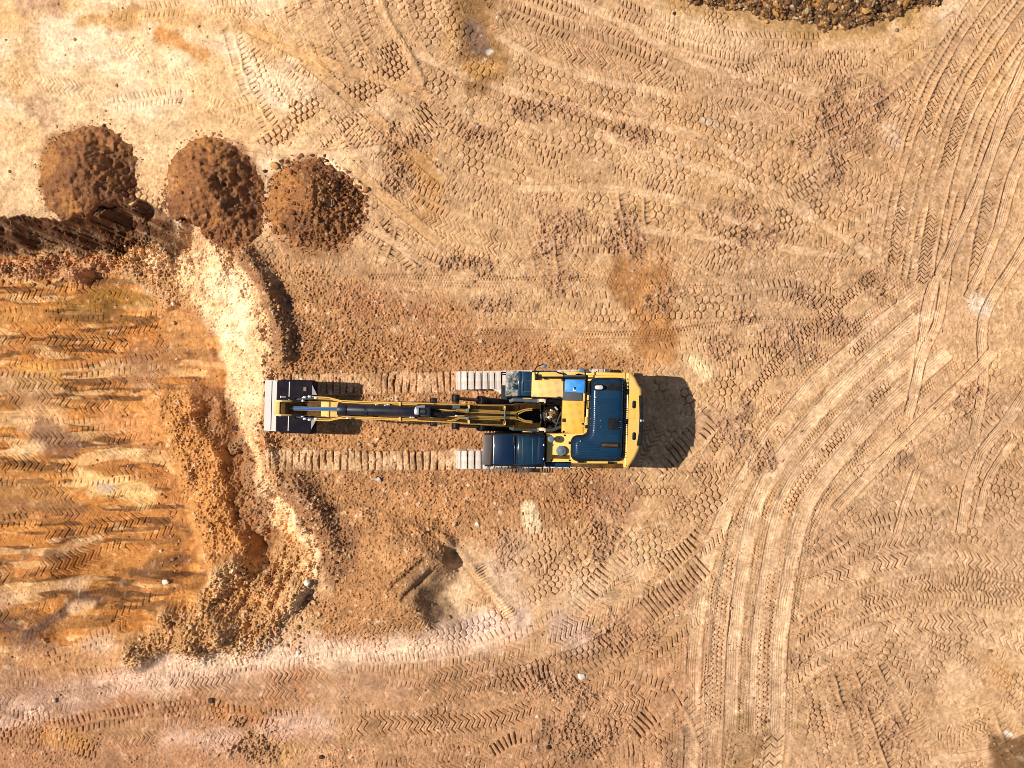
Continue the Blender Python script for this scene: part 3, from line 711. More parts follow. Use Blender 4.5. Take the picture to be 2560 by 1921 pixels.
for pts, r, sf, rg, col, k in (
    # upper left orange streaks
    ([(215, 45), (290, 52), (330, 40)], 22, 14, 10, OCHRE, .85), ([(130, 5), (330, 30), (520, 60), (680, 90)], 20, 22, 14, OCHRE, .6), ([(400, 85), (470, 120), (505, 140)], 14, 8, 6, (0.55, 0.24, 0.07), .9),
    ([(270, 60), (265, 110), (285, 150)], 9, 12, 8, OCHRE, .7), ([(40, 60), (60, 140), (40, 230)], 40, 40, 16, (0.60, 0.33, 0.13), .6), ([(60, 10), (130, 18)], 22, 18, 12, (0.46, 0.25, 0.15), .6),
    ([(560, 20), (660, 90), (760, 150)], 34, 26, 16, (0.60, 0.32, 0.12), .5), ([(75, 250), (110, 285)], 18, 14, 12, (0.36, 0.2, 0.12), .5), ([(350, 180), (480, 200), (600, 240)], 40, 40, 20, (0.66, 0.40, 0.18), .5),
    # wet stain by the top edge
    ([(1180, -10), (1185, 60), (1200, 110), (1215, 160)], 62, 24, 14, (0.23, 0.11, 0.035), .85), ([(1130, 60), (1120, 130)], 24, 20, 12, OCHRE, .5), ([(1180, 70), (1200, 110)], 28, 12, 6, (0.17, 0.10, 0.07), .7),
    ([(1222, 134), (1232, 128)], 5, 4, 6, (0.74, 0.64, 0.54), .7), ([(1165, 170), (1240, 170)], 16, 14, 8, OCHRE, .7),
    # orange spill below the clutter of prints
    ([(1000, 375), (1040, 420), (1085, 465)], 26, 18, 8, (0.42, 0.20, 0.06), .75), ([(1080, 380), (1060, 400)], 20, 14, 8, (0.44, 0.21, 0.07), .7), ([(1060, 500), (1085, 520)], 30, 20, 12, (0.48, 0.24, 0.09), .7),
    # loam, damp soil above the counterweight
    ([(1590, 680), (1640, 720), (1650, 790), (1655, 870)], 64, 24, 22, (0.33, 0.14, 0.042), .85), ([(1625, 730), (1650, 800)], 24, 12, 10, (0.54, 0.27, 0.10), .7), ([(1640, 895), (1670, 905)], 22, 8, 6, (0.56, 0.27, 0.10), .8),
    ([(1595, 660), (1640, 640), (1690, 620)], 28, 22, 14, (0.42, 0.22, 0.10), .7), ([(1280, 850), (1330, 870)], 34, 30, 18, (0.30, 0.13, 0.06), .5), ([(900, 740), (1000, 770), (1120, 790)], 44, 44, 20, (0.37, 0.17, 0.08), .5),
    # below the machine
    ([(1440, 1250), (1560, 1260)], 40, 30, 18, (0.32, 0.15, 0.08), .6), ([(1320, 1270), (1330, 1310)], 18, 5, 4, (0.76, 0.56, 0.33), .8), ([(1160, 1470), (1125, 1535), (1180, 1565)], 36, 20, 18, (0.66, 0.44, 0.25), .75),
    ([(1230, 1400), (1270, 1470), (1300, 1530)], 40, 34, 20, (0.62, 0.44, 0.31), .5), ([(1180, 1575), (1240, 1560)], 14, 10, 10, (0.72, 0.62, 0.62), .6), ([(1230, 1600), (1300, 1590)], 18, 12, 8, OCHRE, .6),
    ([(1090, 1400), (1060, 1490), (1110, 1560)], 34, 16, 14, (0.22, 0.12, 0.06), .7),  # shade on the shelf's east drop painted into the soil
    ([(1615, 1375), (1625, 1395)], 16, 10, 6, (0.40, 0.24, 0.06), .6), ([(1450, 1480), (1600, 1400)], 40, 36, 14, (0.66, 0.45, 0.27), .5),
    # pink road along the bottom
    ([(-20, 1800), (300, 1700), (560, 1665), (820, 1640), (1000, 1630), (1150, 1600), (1300, 1560)], 40, 26, 12, (0.66, 0.43, 0.30), .75), ([(500, 1660), (700, 1648), (900, 1640), (1050, 1620)], 24, 20, 14, (0.72, 0.50, 0.32), .55),
    ([(420, 1850), (600, 1835), (800, 1810)], 34, 26, 14, (0.64, 0.40, 0.28), .6), ([(860, 1700), (1100, 1690), (1350, 1690), (1500, 1640)], 40, 34, 16, (0.34, 0.18, 0.09), .65), ([(1000, 1760), (1200, 1750)], 34, 28, 16, (0.33, 0.17, 0.08), .6),
    ([(560, 1720), (800, 1725), (1000, 1720)], 34, 26, 16, (0.42, 0.23, 0.13), .55), ([(870, 1880), (1200, 1900), (1500, 1900)], 40, 34, 20, (0.34, 0.17, 0.08), .65), ([(1380, 1850), (1430, 1900)], 40, 24, 18, (0.22, 0.11, 0.05), .65),
    ([(540, 1790), (640, 1800)], 26, 18, 16, (0.42, 0.17, 0.05), .7), ([(640, 1850), (720, 1890)], 30, 20, 16, (0.44, 0.24, 0.08), .7), ([(1550, 1640), (1660, 1590)], 40, 30, 16, (0.40, 0.22, 0.10), .6),
    ([(1570, 1530), (1700, 1480)], 26, 20, 14, (0.38, 0.20, 0.10), .6), ([(1390, 1560), (1450, 1590)], 34, 26, 14, (0.50, 0.34, 0.26), .6),
    # bottom left
    ([(-20, 1640), (120, 1660), (260, 1650)], 50, 34, 20, (0.44, 0.21, 0.08), .7), ([(-20, 1720), (100, 1720), (220, 1740)], 44, 34, 20, (0.32, 0.17, 0.10), .65), ([(-20, 1880), (120, 1870), (300, 1900)], 50, 34, 22, (0.36, 0.18, 0.09), .65),
    ([(120, 1840), (200, 1860)], 30, 24, 14, (0.52, 0.24, 0.06), .6), ([(250, 1820), (380, 1835)], 36, 26, 14, (0.38, 0.20, 0.09), .6),
    # stains on the right
    ([(1850, 1850), (1840, 1930)], 50, 22, 16, (0.27, 0.145, 0.055), .75), ([(1790, 1790), (1780, 1900)], 26, 20, 12, (0.42, 0.23, 0.12), .5), ([(1700, 1850), (1690, 1930)], 24, 18, 12, (0.24, 0.13, 0.07), .6),
    ([(2250, 1160), (2262, 1150)], 20, 16, 10, (0.24, 0.13, 0.08), .7), ([(2440, 1630), (2520, 1700)], 22, 16, 10, (0.44, 0.23, 0.09), .6), ([(1765, 303), (1800, 318), (1812, 326)], 11, 8, 8, (0.72, 0.60, 0.48), .6),
    ([(2225, 330), (2240, 360)], 16, 14, 10, (0.62, 0.44, 0.32), .4), ([(2250, 40), (2280, 90), (2300, 60)], 46, 30, 18, (0.48, 0.26, 0.09), .55), ([(1730, 900), (1755, 930)], 24, 14, 10, (0.76, 0.58, 0.32), .6),
    ([(2380, 20), (2360, 40)], 26, 24, 12, (0.7, 0.5, 0.34), .5), ([(2440, 760), (2460, 770)], 24, 16, 8, (0.66, 0.55, 0.44), .45), ([(1700, 40), (1760, 70), (1840, 90)], 46, 36, 14, (0.62, 0.40, 0.22), .6),
    ([(2520, 1880), (2575, 1870), (2575, 1930), (2510, 1930)], 34, 8, 10, (0.17, 0.085, 0.034), .92), ([(2535, 1890), (2560, 1900)], 5, 4, 8, (0.40, 0.27, 0.16), .7), ([(2520, 1836), (2532, 1840)], 6, 4, 5, (0.72, 0.62, 0.52), .7),
    # fringe of the gravel heap
    ([(1690, -10), (1780, 14), (1860, 34), (1960, 62), (2090, 78), (2190, 70), (2260, 40), (2340, 0)], 26, 16, 10, (0.36, 0.20, 0.07), .75)):
    mix(k * stroke(pts, r, sf, rg), col)
for px_, py_, rr_ in ((222, 440, 112), (535, 490, 120), (590, 585, 40), (782, 520, 118)):
    mix(0.75 * (1 - sstep(0.0, 26, np.hypot(PX - px_, PY - py_) - rr_ + 10 * edge)) * (d_in < 0.02), (0.30, 0.135, 0.055))
# torn soil is coloured darker
mix(0.60 * torn, (0.34, 0.185, 0.10))
mix(0.30 * sstep(0.2, 1.1, noise(1.0) + 0.5 * N12) * sstep(1600, 1900, PX), (0.40, 0.25, 0.15))
# pit: orange clay floor with dark and pale streaks that follow the blade
S1 = noise(1.6, 0.22); S2 = noise(0.9, 0.14); S3 = noise(2.4, 0.35); S4 = noise(0.5, 0.09)
pit = sstep(0.3, 1.0, floor) * (1 - sstep(1560, 1680, PY + 30 * N1))
mix(0.95 * pit, (0.46, 0.178, 0.040))
mix(pit * 0.55 * sstep(0.1, 0.9, noise(1.3, 0.7) + 0.5 * N25 + 0.3 * N12), (0.30, 0.125, 0.04))
mix(pit * 0.5 * sstep(0.6, 1.2, noise(0.8, 0.5) + 0.5 * N25 + 0.4 * N06), (0.60, 0.28, 0.08))
mix(pit * 0.75 * sstep(0.1, 1.3, S3 + 0.4 * S2), (0.40, 0.17, 0.055))
S5 = noise(1.1, 0.12); S6 = noise(0.35, 0.07)
mix(pit * 0.70 * sstep(0.35, 0.9, S1 + 0.5 * S4 + 0.3 * S6), (0.24, 0.105, 0.035))
mix(pit * 0.75 * sstep(0.8, 1.3, S5 + 0.6 * S6 + 0.3 * N12), (0.10, 0.045, 0.02))
mix(pit * 0.65 * sstep(0.8, 1.3, S2 + 0.5 * S3 + 0.3 * S6), (0.66, 0.38, 0.16))
for pts, r, sf, rg, col, k in (
    ([(140, 760), (280, 750), (380, 740)], 26, 22, 14, (0.24, 0.12, 0.02), .7), ([(190, 790), (330, 800)], 22, 18, 16, (0.17, 0.08, 0.025), .7), ([(20, 790), (90, 785)], 26, 18, 10, (0.56, 0.25, 0.07), .8),
    ([(330, 880), (420, 890)], 30, 22, 14, (0.30, 0.14, 0.06), .6), ([(280, 910), (340, 930)], 22, 18, 14, (0.36, 0.18, 0.09), .5), ([(60, 930), (110, 940)], 24, 16, 10, (0.62, 0.31, 0.08), .8),
    ([(0, 960), (90, 968)], 24, 16, 10, (0.38, 0.21, 0.10), .7), ([(60, 1050), (130, 1060)], 26, 18, 10, (0.66, 0.38, 0.18), .7), ([(250, 1060), (350, 1075)], 30, 22, 14, (0.62, 0.28, 0.10), .7),
    ([(100, 1100), (160, 1110)], 24, 16, 16, (0.20, 0.10, 0.06), .7), ([(240, 1130), (330, 1135)], 8, 7, 8, (0.80, 0.52, 0.26), .7), ([(20, 1130), (80, 1125)], 12, 10, 8, (0.74, 0.48, 0.24), .7),
    ([(190, 1200), (280, 1215), (370, 1240)], 26, 18, 18, (0.80, 0.50, 0.20), .75), ([(240, 1215), (262, 1222)], 8, 6, 8, (0.44, 0.36, 0.30), .5), ([(0, 1230), (150, 1240)], 30, 22, 14, (0.40, 0.20, 0.07), .7),
    ([(0, 1275), (180, 1280)], 22, 18, 12, (0.26, 0.12, 0.05), .7), ([(60, 1390), (150, 1385)], 16, 12, 8, (0.20, 0.10, 0.05), .7), ([(160, 1370), (240, 1345)], 9, 8, 6, (0.74, 0.44, 0.20), .7),
    ([(150, 1465), (205, 1460)], 14, 8, 6, (0.74, 0.46, 0.25), .8), ([(280, 1420), (400, 1390)], 24, 18, 14, (0.50, 0.22, 0.06), .7), ([(350, 1430), (450, 1400)], 12, 10, 8, (0.16, 0.08, 0.04), .7),
    ([(90, 1575), (150, 1535), (220, 1500), (265, 1500)], 16, 10, 8, (0.13, 0.07, 0.05), .8), ([(190, 1520), (240, 1510)], 12, 8, 6, (0.70, 0.42, 0.22), .7), ([(-10, 1545), (60, 1560), (100, 1590)], 20, 18, 12, (0.15, 0.08, 0.055), .6),
    ([(230, 1600), (290, 1590)], 20, 16, 10, (0.66, 0.42, 0.26), .6), ([(100, 1620), (200, 1615)], 20, 18, 12, (0.42, 0.20, 0.09), .6), ([(0, 1500), (60, 1490)], 18, 14, 10, (0.70, 0.42, 0.24), .6)):
    mix(k * stroke(pts, r, sf, rg, -2.4 if pts[0][1] < 1400 else -1.2), col)
mix(0.85 * sstep(0.2, 0.7, tal), (0.50, 0.25, 0.12))
mix(0.95 * east, (0.74, 0.485, 0.26))
mix(east * 0.6 * sstep(0.2, 1.2, N1 + 0.4 * N25), (0.90, 0.69, 0.44))
mix(east * 0.5 * sstep(0.5, 1.3, N50b + 0.6 * N12), (0.58, 0.29, 0.10))
foot = stroke([(330, 665), (395, 720), (450, 765), (490, 810), (515, 870), (530, 940), (520, 990)], 34, 26, 34, -2.6)
mix(0.8 * foot * inpit, (0.46, 0.225, 0.08))
mix(0.6 * stroke([(455, 555), (520, 590), (590, 655), (640, 720), (678, 800), (690, 880), (665, 960), (655, 1080), (675, 1180), (740, 1290), (800, 1370)], 22, 14, 22) * (d_in < 0.05), (0.50, 0.27, 0.115))
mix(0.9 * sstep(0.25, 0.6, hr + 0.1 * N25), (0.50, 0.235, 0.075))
mix(0.8 * sstep(0.02, 0.2, hr) * sstep(2, 16, side), (0.27, 0.13, 0.058))  # shade of the ridge's east slope put into the colour
mix(0.9 * sstep(0.3, 0.9, sp), (0.50, 0.265, 0.105))
mix(sp * 0.45 * sstep(0.4, 1.1, N50 + 0.4 * N12), (0.74, 0.49, 0.24))
mix(sp * 0.5 * sstep(0.4, 1.2, N50b + 0.5 * N12), (0.32, 0.15, 0.06))
mix(0.97 * face * (1 - sstep(0.80, 1.0, cliff)) * (1 - sstep(1.2, 1.5, d_n)) * (1 - sstep(420, 450, PX)) * (0.8 + 0.2 * np.clip(0.7 - streak, 0, 1)), (0.095, 0.036, 0.014))  # shade of the north cut face painted in as near-black soil
for pts, wd in (([(618, 640), (668, 705), (700, 780), (722, 860)], 30), ([(745, 1215), (800, 1280), (845, 1350), (855, 1410)], 44)):
    mix(0.75 * stroke(pts, wd, 12, 10), (0.26, 0.125, 0.06))  # shaded east side of the windrows painted darker
C *= (1 + 0.07 * N12 + 0.06 * N06 + 0.05 * N25)[..., None]
speck = sstep(1.6, 2.3, N06 + 0.4 * N03) * (0.2 + 0.6 * np.clip(crumb, 0, 1))
mix(0.5 * speck, (0.82, 0.68, 0.52))
speck2 = sstep(1.7, 2.3, N12 * 0.7 + 0.7 * N03) * (0.3 + 0.5 * np.clip(crumb, 0, 1))
mix(0.55 * speck2, (0.16, 0.08, 0.04))
C = np.clip(C, 0.01, 0.95)

def ground_z(x, y):
    i = int(round((x - GX[0]) / STEP)); j = int(round((y - GY[0]) / STEP))
    return float(H[min(max(j, 0), NY - 1), min(max(i, 0), NX - 1)])

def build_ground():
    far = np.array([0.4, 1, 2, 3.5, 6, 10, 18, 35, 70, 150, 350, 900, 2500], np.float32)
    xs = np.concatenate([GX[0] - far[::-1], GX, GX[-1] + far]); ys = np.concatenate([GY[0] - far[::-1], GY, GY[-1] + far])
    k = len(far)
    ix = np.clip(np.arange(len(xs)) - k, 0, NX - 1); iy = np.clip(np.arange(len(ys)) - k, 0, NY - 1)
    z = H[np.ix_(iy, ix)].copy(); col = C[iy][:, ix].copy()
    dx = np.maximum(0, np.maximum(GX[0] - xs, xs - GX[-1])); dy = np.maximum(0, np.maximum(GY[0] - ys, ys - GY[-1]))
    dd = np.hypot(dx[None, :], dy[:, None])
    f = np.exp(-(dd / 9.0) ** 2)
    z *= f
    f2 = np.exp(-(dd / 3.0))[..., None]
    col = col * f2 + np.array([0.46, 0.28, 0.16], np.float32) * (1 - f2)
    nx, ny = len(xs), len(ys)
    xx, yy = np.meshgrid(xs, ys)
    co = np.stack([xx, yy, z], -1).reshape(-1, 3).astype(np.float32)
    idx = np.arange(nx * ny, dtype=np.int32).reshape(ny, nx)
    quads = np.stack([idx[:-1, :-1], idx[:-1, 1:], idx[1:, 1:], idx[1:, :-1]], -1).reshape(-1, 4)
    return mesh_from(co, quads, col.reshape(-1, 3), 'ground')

def mesh_from(co, quads, col, name):
    me = bpy.data.meshes.new(name)
    me.vertices.add(len(co)); me.vertices.foreach_set('co', np.ascontiguousarray(co, np.float32).ravel())
    n = quads.shape[1]
    me.loops.add(len(quads) * n); me.loops.foreach_set('vertex_index', np.ascontiguousarray(quads, np.int32).ravel())
    me.polygons.add(len(quads)); me.polygons.foreach_set('loop_start', np.arange(0, len(quads) * n, n, dtype=np.int32))
    me.polygons.foreach_set('use_smooth', np.ones(len(quads), bool))
    me.update(calc_edges=True)
    if col is not None:
        a = me.attributes.new('soil', 'FLOAT_COLOR', 'POINT')
        a.data.foreach_set('color', np.concatenate([col, np.ones((len(col), 1))], 1).astype(np.float32).ravel())
    return me

SOIL = soil_mat('bare_soil')
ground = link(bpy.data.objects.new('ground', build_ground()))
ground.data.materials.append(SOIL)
tag(ground, kind='structure')

# ------------------------------------------------------------------ soil piles, gravel, stones
def bil(A, x, y):
    i = np.clip(((x - GX[0]) / STEP).round().astype(int), 0, NX - 1); j = np.clip(((y - GY[0]) / STEP).round().astype(int), 0, NY - 1)
    return A[j, i]

def pile(px, py, rx, ry, h, seed, label, cols, cut=True, rough=1.0, topx=0.0, tail=None):
    rng = np.random.default_rng(seed)
    cx, cy = G(px, py)
    n = 260
    u = np.linspace(-1.75, 1.75, n)
    uu, vv = np.meshgrid(u, u)
    x = cx + uu * rx / PPM; y = cy + vv * ry / PPM
    def loc(A, dx): return bil(A, x + dx, y + dx * 0.7)
    a = np.arctan2(vv, uu)
    if tail:                                             # spilled toe on one side
        ta, tl, tw = tail
        stretch = 1 + tl * np.exp(-((np.mod(a - ta + math.pi, 2 * math.pi) - math.pi) / tw) ** 2)
    else: stretch = 1.0
    r = np.hypot(uu - topx * (1 - np.hypot(uu, vv)).clip(0, 1), vv)
    re = r / stretch * (1 + 0.04 * np.sin(2 * a + seed) + 0.03 * np.sin(3 * a + 2.3 * seed)) + 0.030 * loc(N50, 1.5) + 0.016 * loc(N25, 1.0 * seed) + 0.020 * loc(N12, 0.7 * seed) + 0.022 * loc(N06, 0.3)
    dome = h * np.clip(1 - re ** 1.55, -0.3, 1) ** 1.0 if False else h * np.where(re < 1, ((1.02 - np.sqrt(re ** 2 + 0.04)) / 0.82) ** 1.25 * 1.1, (1 - re) * 1.0)
    rgh = 0.35 + 0.55 * sstep(-0.35, 0.35, uu + 0.5 * loc(N1, 2.0) * 0.4 - 0.3 * vv); clods = rgh * (loc(N12, 2.0 + seed) * 0.004 + loc(N06, 1.2) * 0.005 + loc(N03, 0.5) * 0.009 + loc(N02, 0.8) * 0.009 + loc(N50, 1.1) * 0.014 + 0.03 * np.clip(loc(N12, 4 + seed) - 1.6, 0, 2) + 0.035 * np.clip(loc(N06, 2.2) - 1.4, 0, 2) + 0.035 * np.clip(loc(N03, 2.7) - 1.3, 0, 2))
    dome = dome + rough * clods * np.clip((1.02 - re) * 6, 0, 1)
    g = bil(H, x, y)
    if cut:
        din = bil(d_in, x, y)
        keep = 1 - sstep(-0.02, 0.10, din)
        dome = dome * keep - 0.05 * (1 - keep)
    z = g + dome
    base = bil(Z, x, y)
    t = np.clip(0.5 + 0.5 * loc(N1, 5.0) + 0.5 * loc(N25, 2.0), 0, 1)[..., None]
    col = np.array(cols[0]) * (1 - t) + np.array(cols[1]) * t
    s = sstep(0.0, 0.5, 0.35 * loc(N50, 6.0) + 0.12 * loc(N25, 2.5) - 0.9 * uu - 0.35 + 0.25 * vv)[..., None] * 0.5  # orange left flank: soil tone plus its sunlit side put into the colour
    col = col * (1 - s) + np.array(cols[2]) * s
    sp_ = sstep(1.3, 2.0, loc(N06, 4.4))[..., None] * 0.3
    col = col * (1 - sp_) + np.array((0.5, 0.34, 0.2)) * sp_
    ok = (re < 1.06)
    if cut: ok &= bil(d_in, x, y) < 0.12
    idx = np.full(ok.shape, -1, np.int64); idx[ok] = np.arange(ok.sum())
    q = np.stack([idx[:-1, :-1], idx[:-1, 1:], idx[1:, 1:], idx[1:, :-1]], -1).reshape(-1, 4)
    q = q[(q >= 0).all(1)]
    co = np.stack([x, y, z], -1)[ok]
    cen = np.array([cx, cy, float(ground_z(cx, cy))])
    me = mesh_from(co - cen, q, col[ok], 'soil_pile')
    me.materials.append(SOIL)
    o = link(bpy.data.objects.new('soil_pile', me)); o.location = cen
    tag(o, label, 'soil pile', 'dumped soil piles by the pit edge')
    return x, y, z, re

PILES = []
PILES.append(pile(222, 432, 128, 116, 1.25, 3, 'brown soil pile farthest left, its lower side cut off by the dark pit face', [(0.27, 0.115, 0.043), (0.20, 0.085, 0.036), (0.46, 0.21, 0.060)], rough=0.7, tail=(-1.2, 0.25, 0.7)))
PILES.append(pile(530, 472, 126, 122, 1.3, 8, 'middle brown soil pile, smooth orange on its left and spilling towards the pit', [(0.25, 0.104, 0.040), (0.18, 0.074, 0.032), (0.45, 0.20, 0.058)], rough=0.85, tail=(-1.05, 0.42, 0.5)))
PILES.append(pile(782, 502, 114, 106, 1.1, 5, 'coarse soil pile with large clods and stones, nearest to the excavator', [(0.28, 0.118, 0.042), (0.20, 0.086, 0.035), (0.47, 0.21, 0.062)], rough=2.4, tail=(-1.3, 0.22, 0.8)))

def ico(sub=1):
    b = bmesh.new(); bmesh.ops.create_icosphere(b, subdivisions=sub, radius=1.0)
    b.verts.ensure_lookup_table()
    v = np.array([p.co[:] for p in b.verts]); f = np.array([[q.index for q in p.verts] for p in b.faces]); b.free()
    return v, f
ICO1, ICO1F = ico(1); ICO2, ICO2F = ico(2)

def stone_cloud(name, pts, sizes, cols, kind='stuff', label=None, cat=None, parent=None, origin=(0, 0, 0)):
    rng = np.random.default_rng(len(pts))
    V = []; F = []; CC = []
    o = 0
    for (x, y, z), s, c in zip(pts, sizes, cols):
        v = ICO1 * (1 + 0.22 * rng.standard_normal((len(ICO1), 1)).clip(-1.5, 1.5)) * (s * rng.uniform(0.7, 1.3, 3) * np.array([1, 1, 0.8]))
        a = rng.uniform(0, 6.28); ca, sa = math.cos(a), math.sin(a)
        v = np.stack([v[:, 0] * ca - v[:, 1] * sa, v[:, 0] * sa + v[:, 1] * ca, v[:, 2]], 1) + np.array([x, y, z + s * 0.3]) - np.array(origin)
        V.append(v); F.append(ICO1F + o); o += len(v)
        CC.append(np.repeat(np.array(c)[None], len(v), 0))
    me = mesh_from(np.concatenate(V), np.concatenate(F), np.concatenate(CC), name)
    me.polygons.foreach_set('use_smooth', np.zeros(len(me.polygons), bool))
    me.materials.append(STONE)
    ob = link(bpy.data.objects.new(name, me), parent)
    tag(ob, label, cat, None, kind)
    return ob

STONE = soil_mat('stone', scale=30)
pal = [(0.36, 0.20, 0.10), (0.48, 0.29, 0.15), (0.26, 0.14, 0.07), (0.62, 0.46, 0.30), (0.42, 0.22, 0.08)]
rng = np.random.default_rng(77)
pts, sizes, cols = [], [], []
dens = np.clip(0.10 + 0.7 * np.clip(crumb, 0, 1.3) ** 1.5 + 0.5 * torn + 0.3 * east, 0, 1.2)
tries = 0
while len(pts) < 7000 and tries < 60000:
    tries += 1
    x = rng.uniform(-17.6, 17.6); y = rng.uniform(-13.3, 13.3)
    i = int((x - GX[0]) / STEP); j = int((y - GY[0]) / STEP)
    if rng.uniform() > dens[j, i]: continue
    s = 0.016 + 0.011 * rng.exponential()
    pts.append((x, y, float(H[j, i]))); sizes.append(min(s, 0.06))
    c = C[j, i] * rng.uniform(0.55, 1.15)
    cols.append(c if rng.uniform() < 0.8 else np.array(pal[rng.integers(5)]))
stone_cloud('pebbles', pts, sizes, cols, 'stuff', 'small crumbs of soil and pebbles strewn over the bare ground', 'pebbles')
# clods lying on the piles belong to them
piles = [o for o in scene.objects if o.name.startswith('soil_pile')]
for (x, y, z, re), o, nn, big in zip(PILES, piles, (260, 320, 620), (0.018, 0.022, 0.060)):
    ok = np.argwhere((re < 1.12) & (bil(d_in, x, y) < -0.05) & ((re > 0.9) | (rng.uniform(size=re.shape) < 0.35)))
    ch = rng.choice(len(ok), nn)
    gz = bil(H, x, y)
    p = [(x[tuple(ok[k])], y[tuple(ok[k])], max(z[tuple(ok[k])], gz[tuple(ok[k])])) for k in ch]
    s = [min(big * 1.5, 0.018 + 0.35 * big * rng.exponential()) for _ in ch]
    c = [np.array((0.27, 0.115, 0.045)) * rng.uniform(0.4, 1.5) if rng.uniform() < 0.93 else np.array((0.46, 0.32, 0.18)) for _ in ch]
    stone_cloud('clods', p, s, c, 'stuff', None, None, o, tuple(o.location))

# gravel heap at the top edge
gpoly = [(1660, -20), (1720, 0), (1790, 10), (1855, 25), (1914, 45), (1972, 54), (2089, 70), (2178, 68), (2212, 45), (2264, 25), (2330, 2), (2420, -40), (2380, -120), (2200, -145), (1900, -145), (1700, -100)]
dg = sdf(gpoly) + 0.05 * N25 + 0.05 * N12
sub = (slice(None, None, 2), slice(None, None, 2))
gx2, gy2, dg2, h2 = XX[sub], YY[sub], dg[sub], H[sub]
zg = h2 + np.where(dg2 > 0, 0.9 * (1 - np.exp(-dg2 / 0.9)) + 0.03 * N12[sub] + 0.03 * N25[sub], dg2)
ok = dg2 > -0.06
idx = np.full(ok.shape, -1, np.int64); idx[ok] = np.arange(ok.sum())
q = np.stack([idx[:-1, :-1], idx[:-1, 1:], idx[1:, 1:], idx[1:, :-1]], -1).reshape(-1, 4); q = q[(q >= 0).all(1)]
gcen = np.array([*G(2020, 0), 0.0])
gcol = np.array((0.13, 0.07, 0.03)) * (1 + 0.3 * np.clip(N12[sub][ok], -1, 1))[:, None]
me = mesh_from(np.stack([gx2, gy2, zg], -1)[ok] - gcen, q, gcol, 'gravel_heap'); me.materials.append(SOIL)
heap = link(bpy.data.objects.new('gravel_heap', me)); heap.location = gcen
tag(heap, 'heap of dark brown gravel at the top edge of the bare ground', 'gravel heap')
okl = np.argwhere((dg2 > -0.10 + 0.06 * N50[sub]) ); okl = okl[gy2[tuple(okl.T)] < 14.0]
p, s, c = [], [], []
gp = [(0.28, 0.135, 0.045), (0.16, 0.08, 0.035), (0.42, 0.21, 0.06), (0.24, 0.115, 0.055), (0.34, 0.16, 0.05), (0.11, 0.055, 0.03), (0.18, 0.09, 0.035), (0.13, 0.07, 0.03), (0.44, 0.31, 0.18)]
for k in rng.choice(len(okl), 7500):
    i, j = okl[k]
    p.append((gx2[i, j] + rng.uniform(-.02, .02), gy2[i, j] + rng.uniform(-.02, .02), zg[i, j])); s.append(min(0.024 + 0.017 * rng.exponential(), 0.15))
    c.append(np.array(gp[rng.integers(len(gp))]) * rng.uniform(0.7, 1.25))
stone_cloud('gravel', p, s, c, 'stuff', None, None, heap, tuple(gcen))

# single stones one can point at
STONE_MESH = []
for k in range(10):
    r_ = np.random.default_rng(500 + k)
    v = ICO2.copy()
    for _ in range(9):                                   # flat broken faces
        d = r_.standard_normal(3); d /= np.linalg.norm(d)
        t = r_.uniform(0.6, 0.85); h_ = v @ d
        v = v - np.outer(np.clip(h_ - t, 0, None), d) * 0.9
    v *= r_.uniform(0.75, 1.2, 3)
    me = mesh_from(v, ICO2F, np.repeat(np.array([[1, 1, 1]]), len(v), 0), 'stone')
    me.polygons.foreach_set('use_smooth', np.zeros(len(me.polygons), bool))
    STONE_MESH.append(me)
def stone_paint(name, rgb):
    return soil_mat(name, False, [(0.3, tuple(0.75 * c for c in rgb)), (0.7, tuple(min(0.95, 1.2 * c) for c in rgb))], 26)
SP = {'brown': stone_paint('brown_stone', (0.33, 0.17, 0.07)), 'tan': stone_paint('tan_stone', (0.52, 0.33, 0.17)), 'white': stone_paint('white_stone', (0.78, 0.70, 0.56)),
      'dark': stone_paint('dark_stone', (0.08, 0.045, 0.03)), 'grey': stone_paint('grey_stone', (0.46, 0.42, 0.40)), 'orange': stone_paint('orange_stone', (0.55, 0.28, 0.10))}
def put_stone(px, py, r, colr, label, k, group=None, sink=0.25, name='stone', asp=1.0):
    z0 = ground_z(*G(px, py))
    x, y = G(px, py, z0); z0 = ground_z(x, y)
    me = STONE_MESH[k % 10]
    o = link(bpy.data.objects.new(name, me))
    if not me.materials: me.materials.append(SP['brown'])
    o.material_slots[0].link = 'OBJECT'; o.material_slots[0].material = SP[colr]
    rr = r / PPM
    o.location = (x, y, z0 + rr * (0.75 - sink)); o.scale = (rr * asp, rr, rr * 0.85); o.rotation_euler = (0.3 * (k % 3), 0.2 * (k % 5), (k * 2.4) % 6.28)
    if asp > 1: o.rotation_euler = (0, 0, -0.2)
    tag(o, label, 'stone', group)
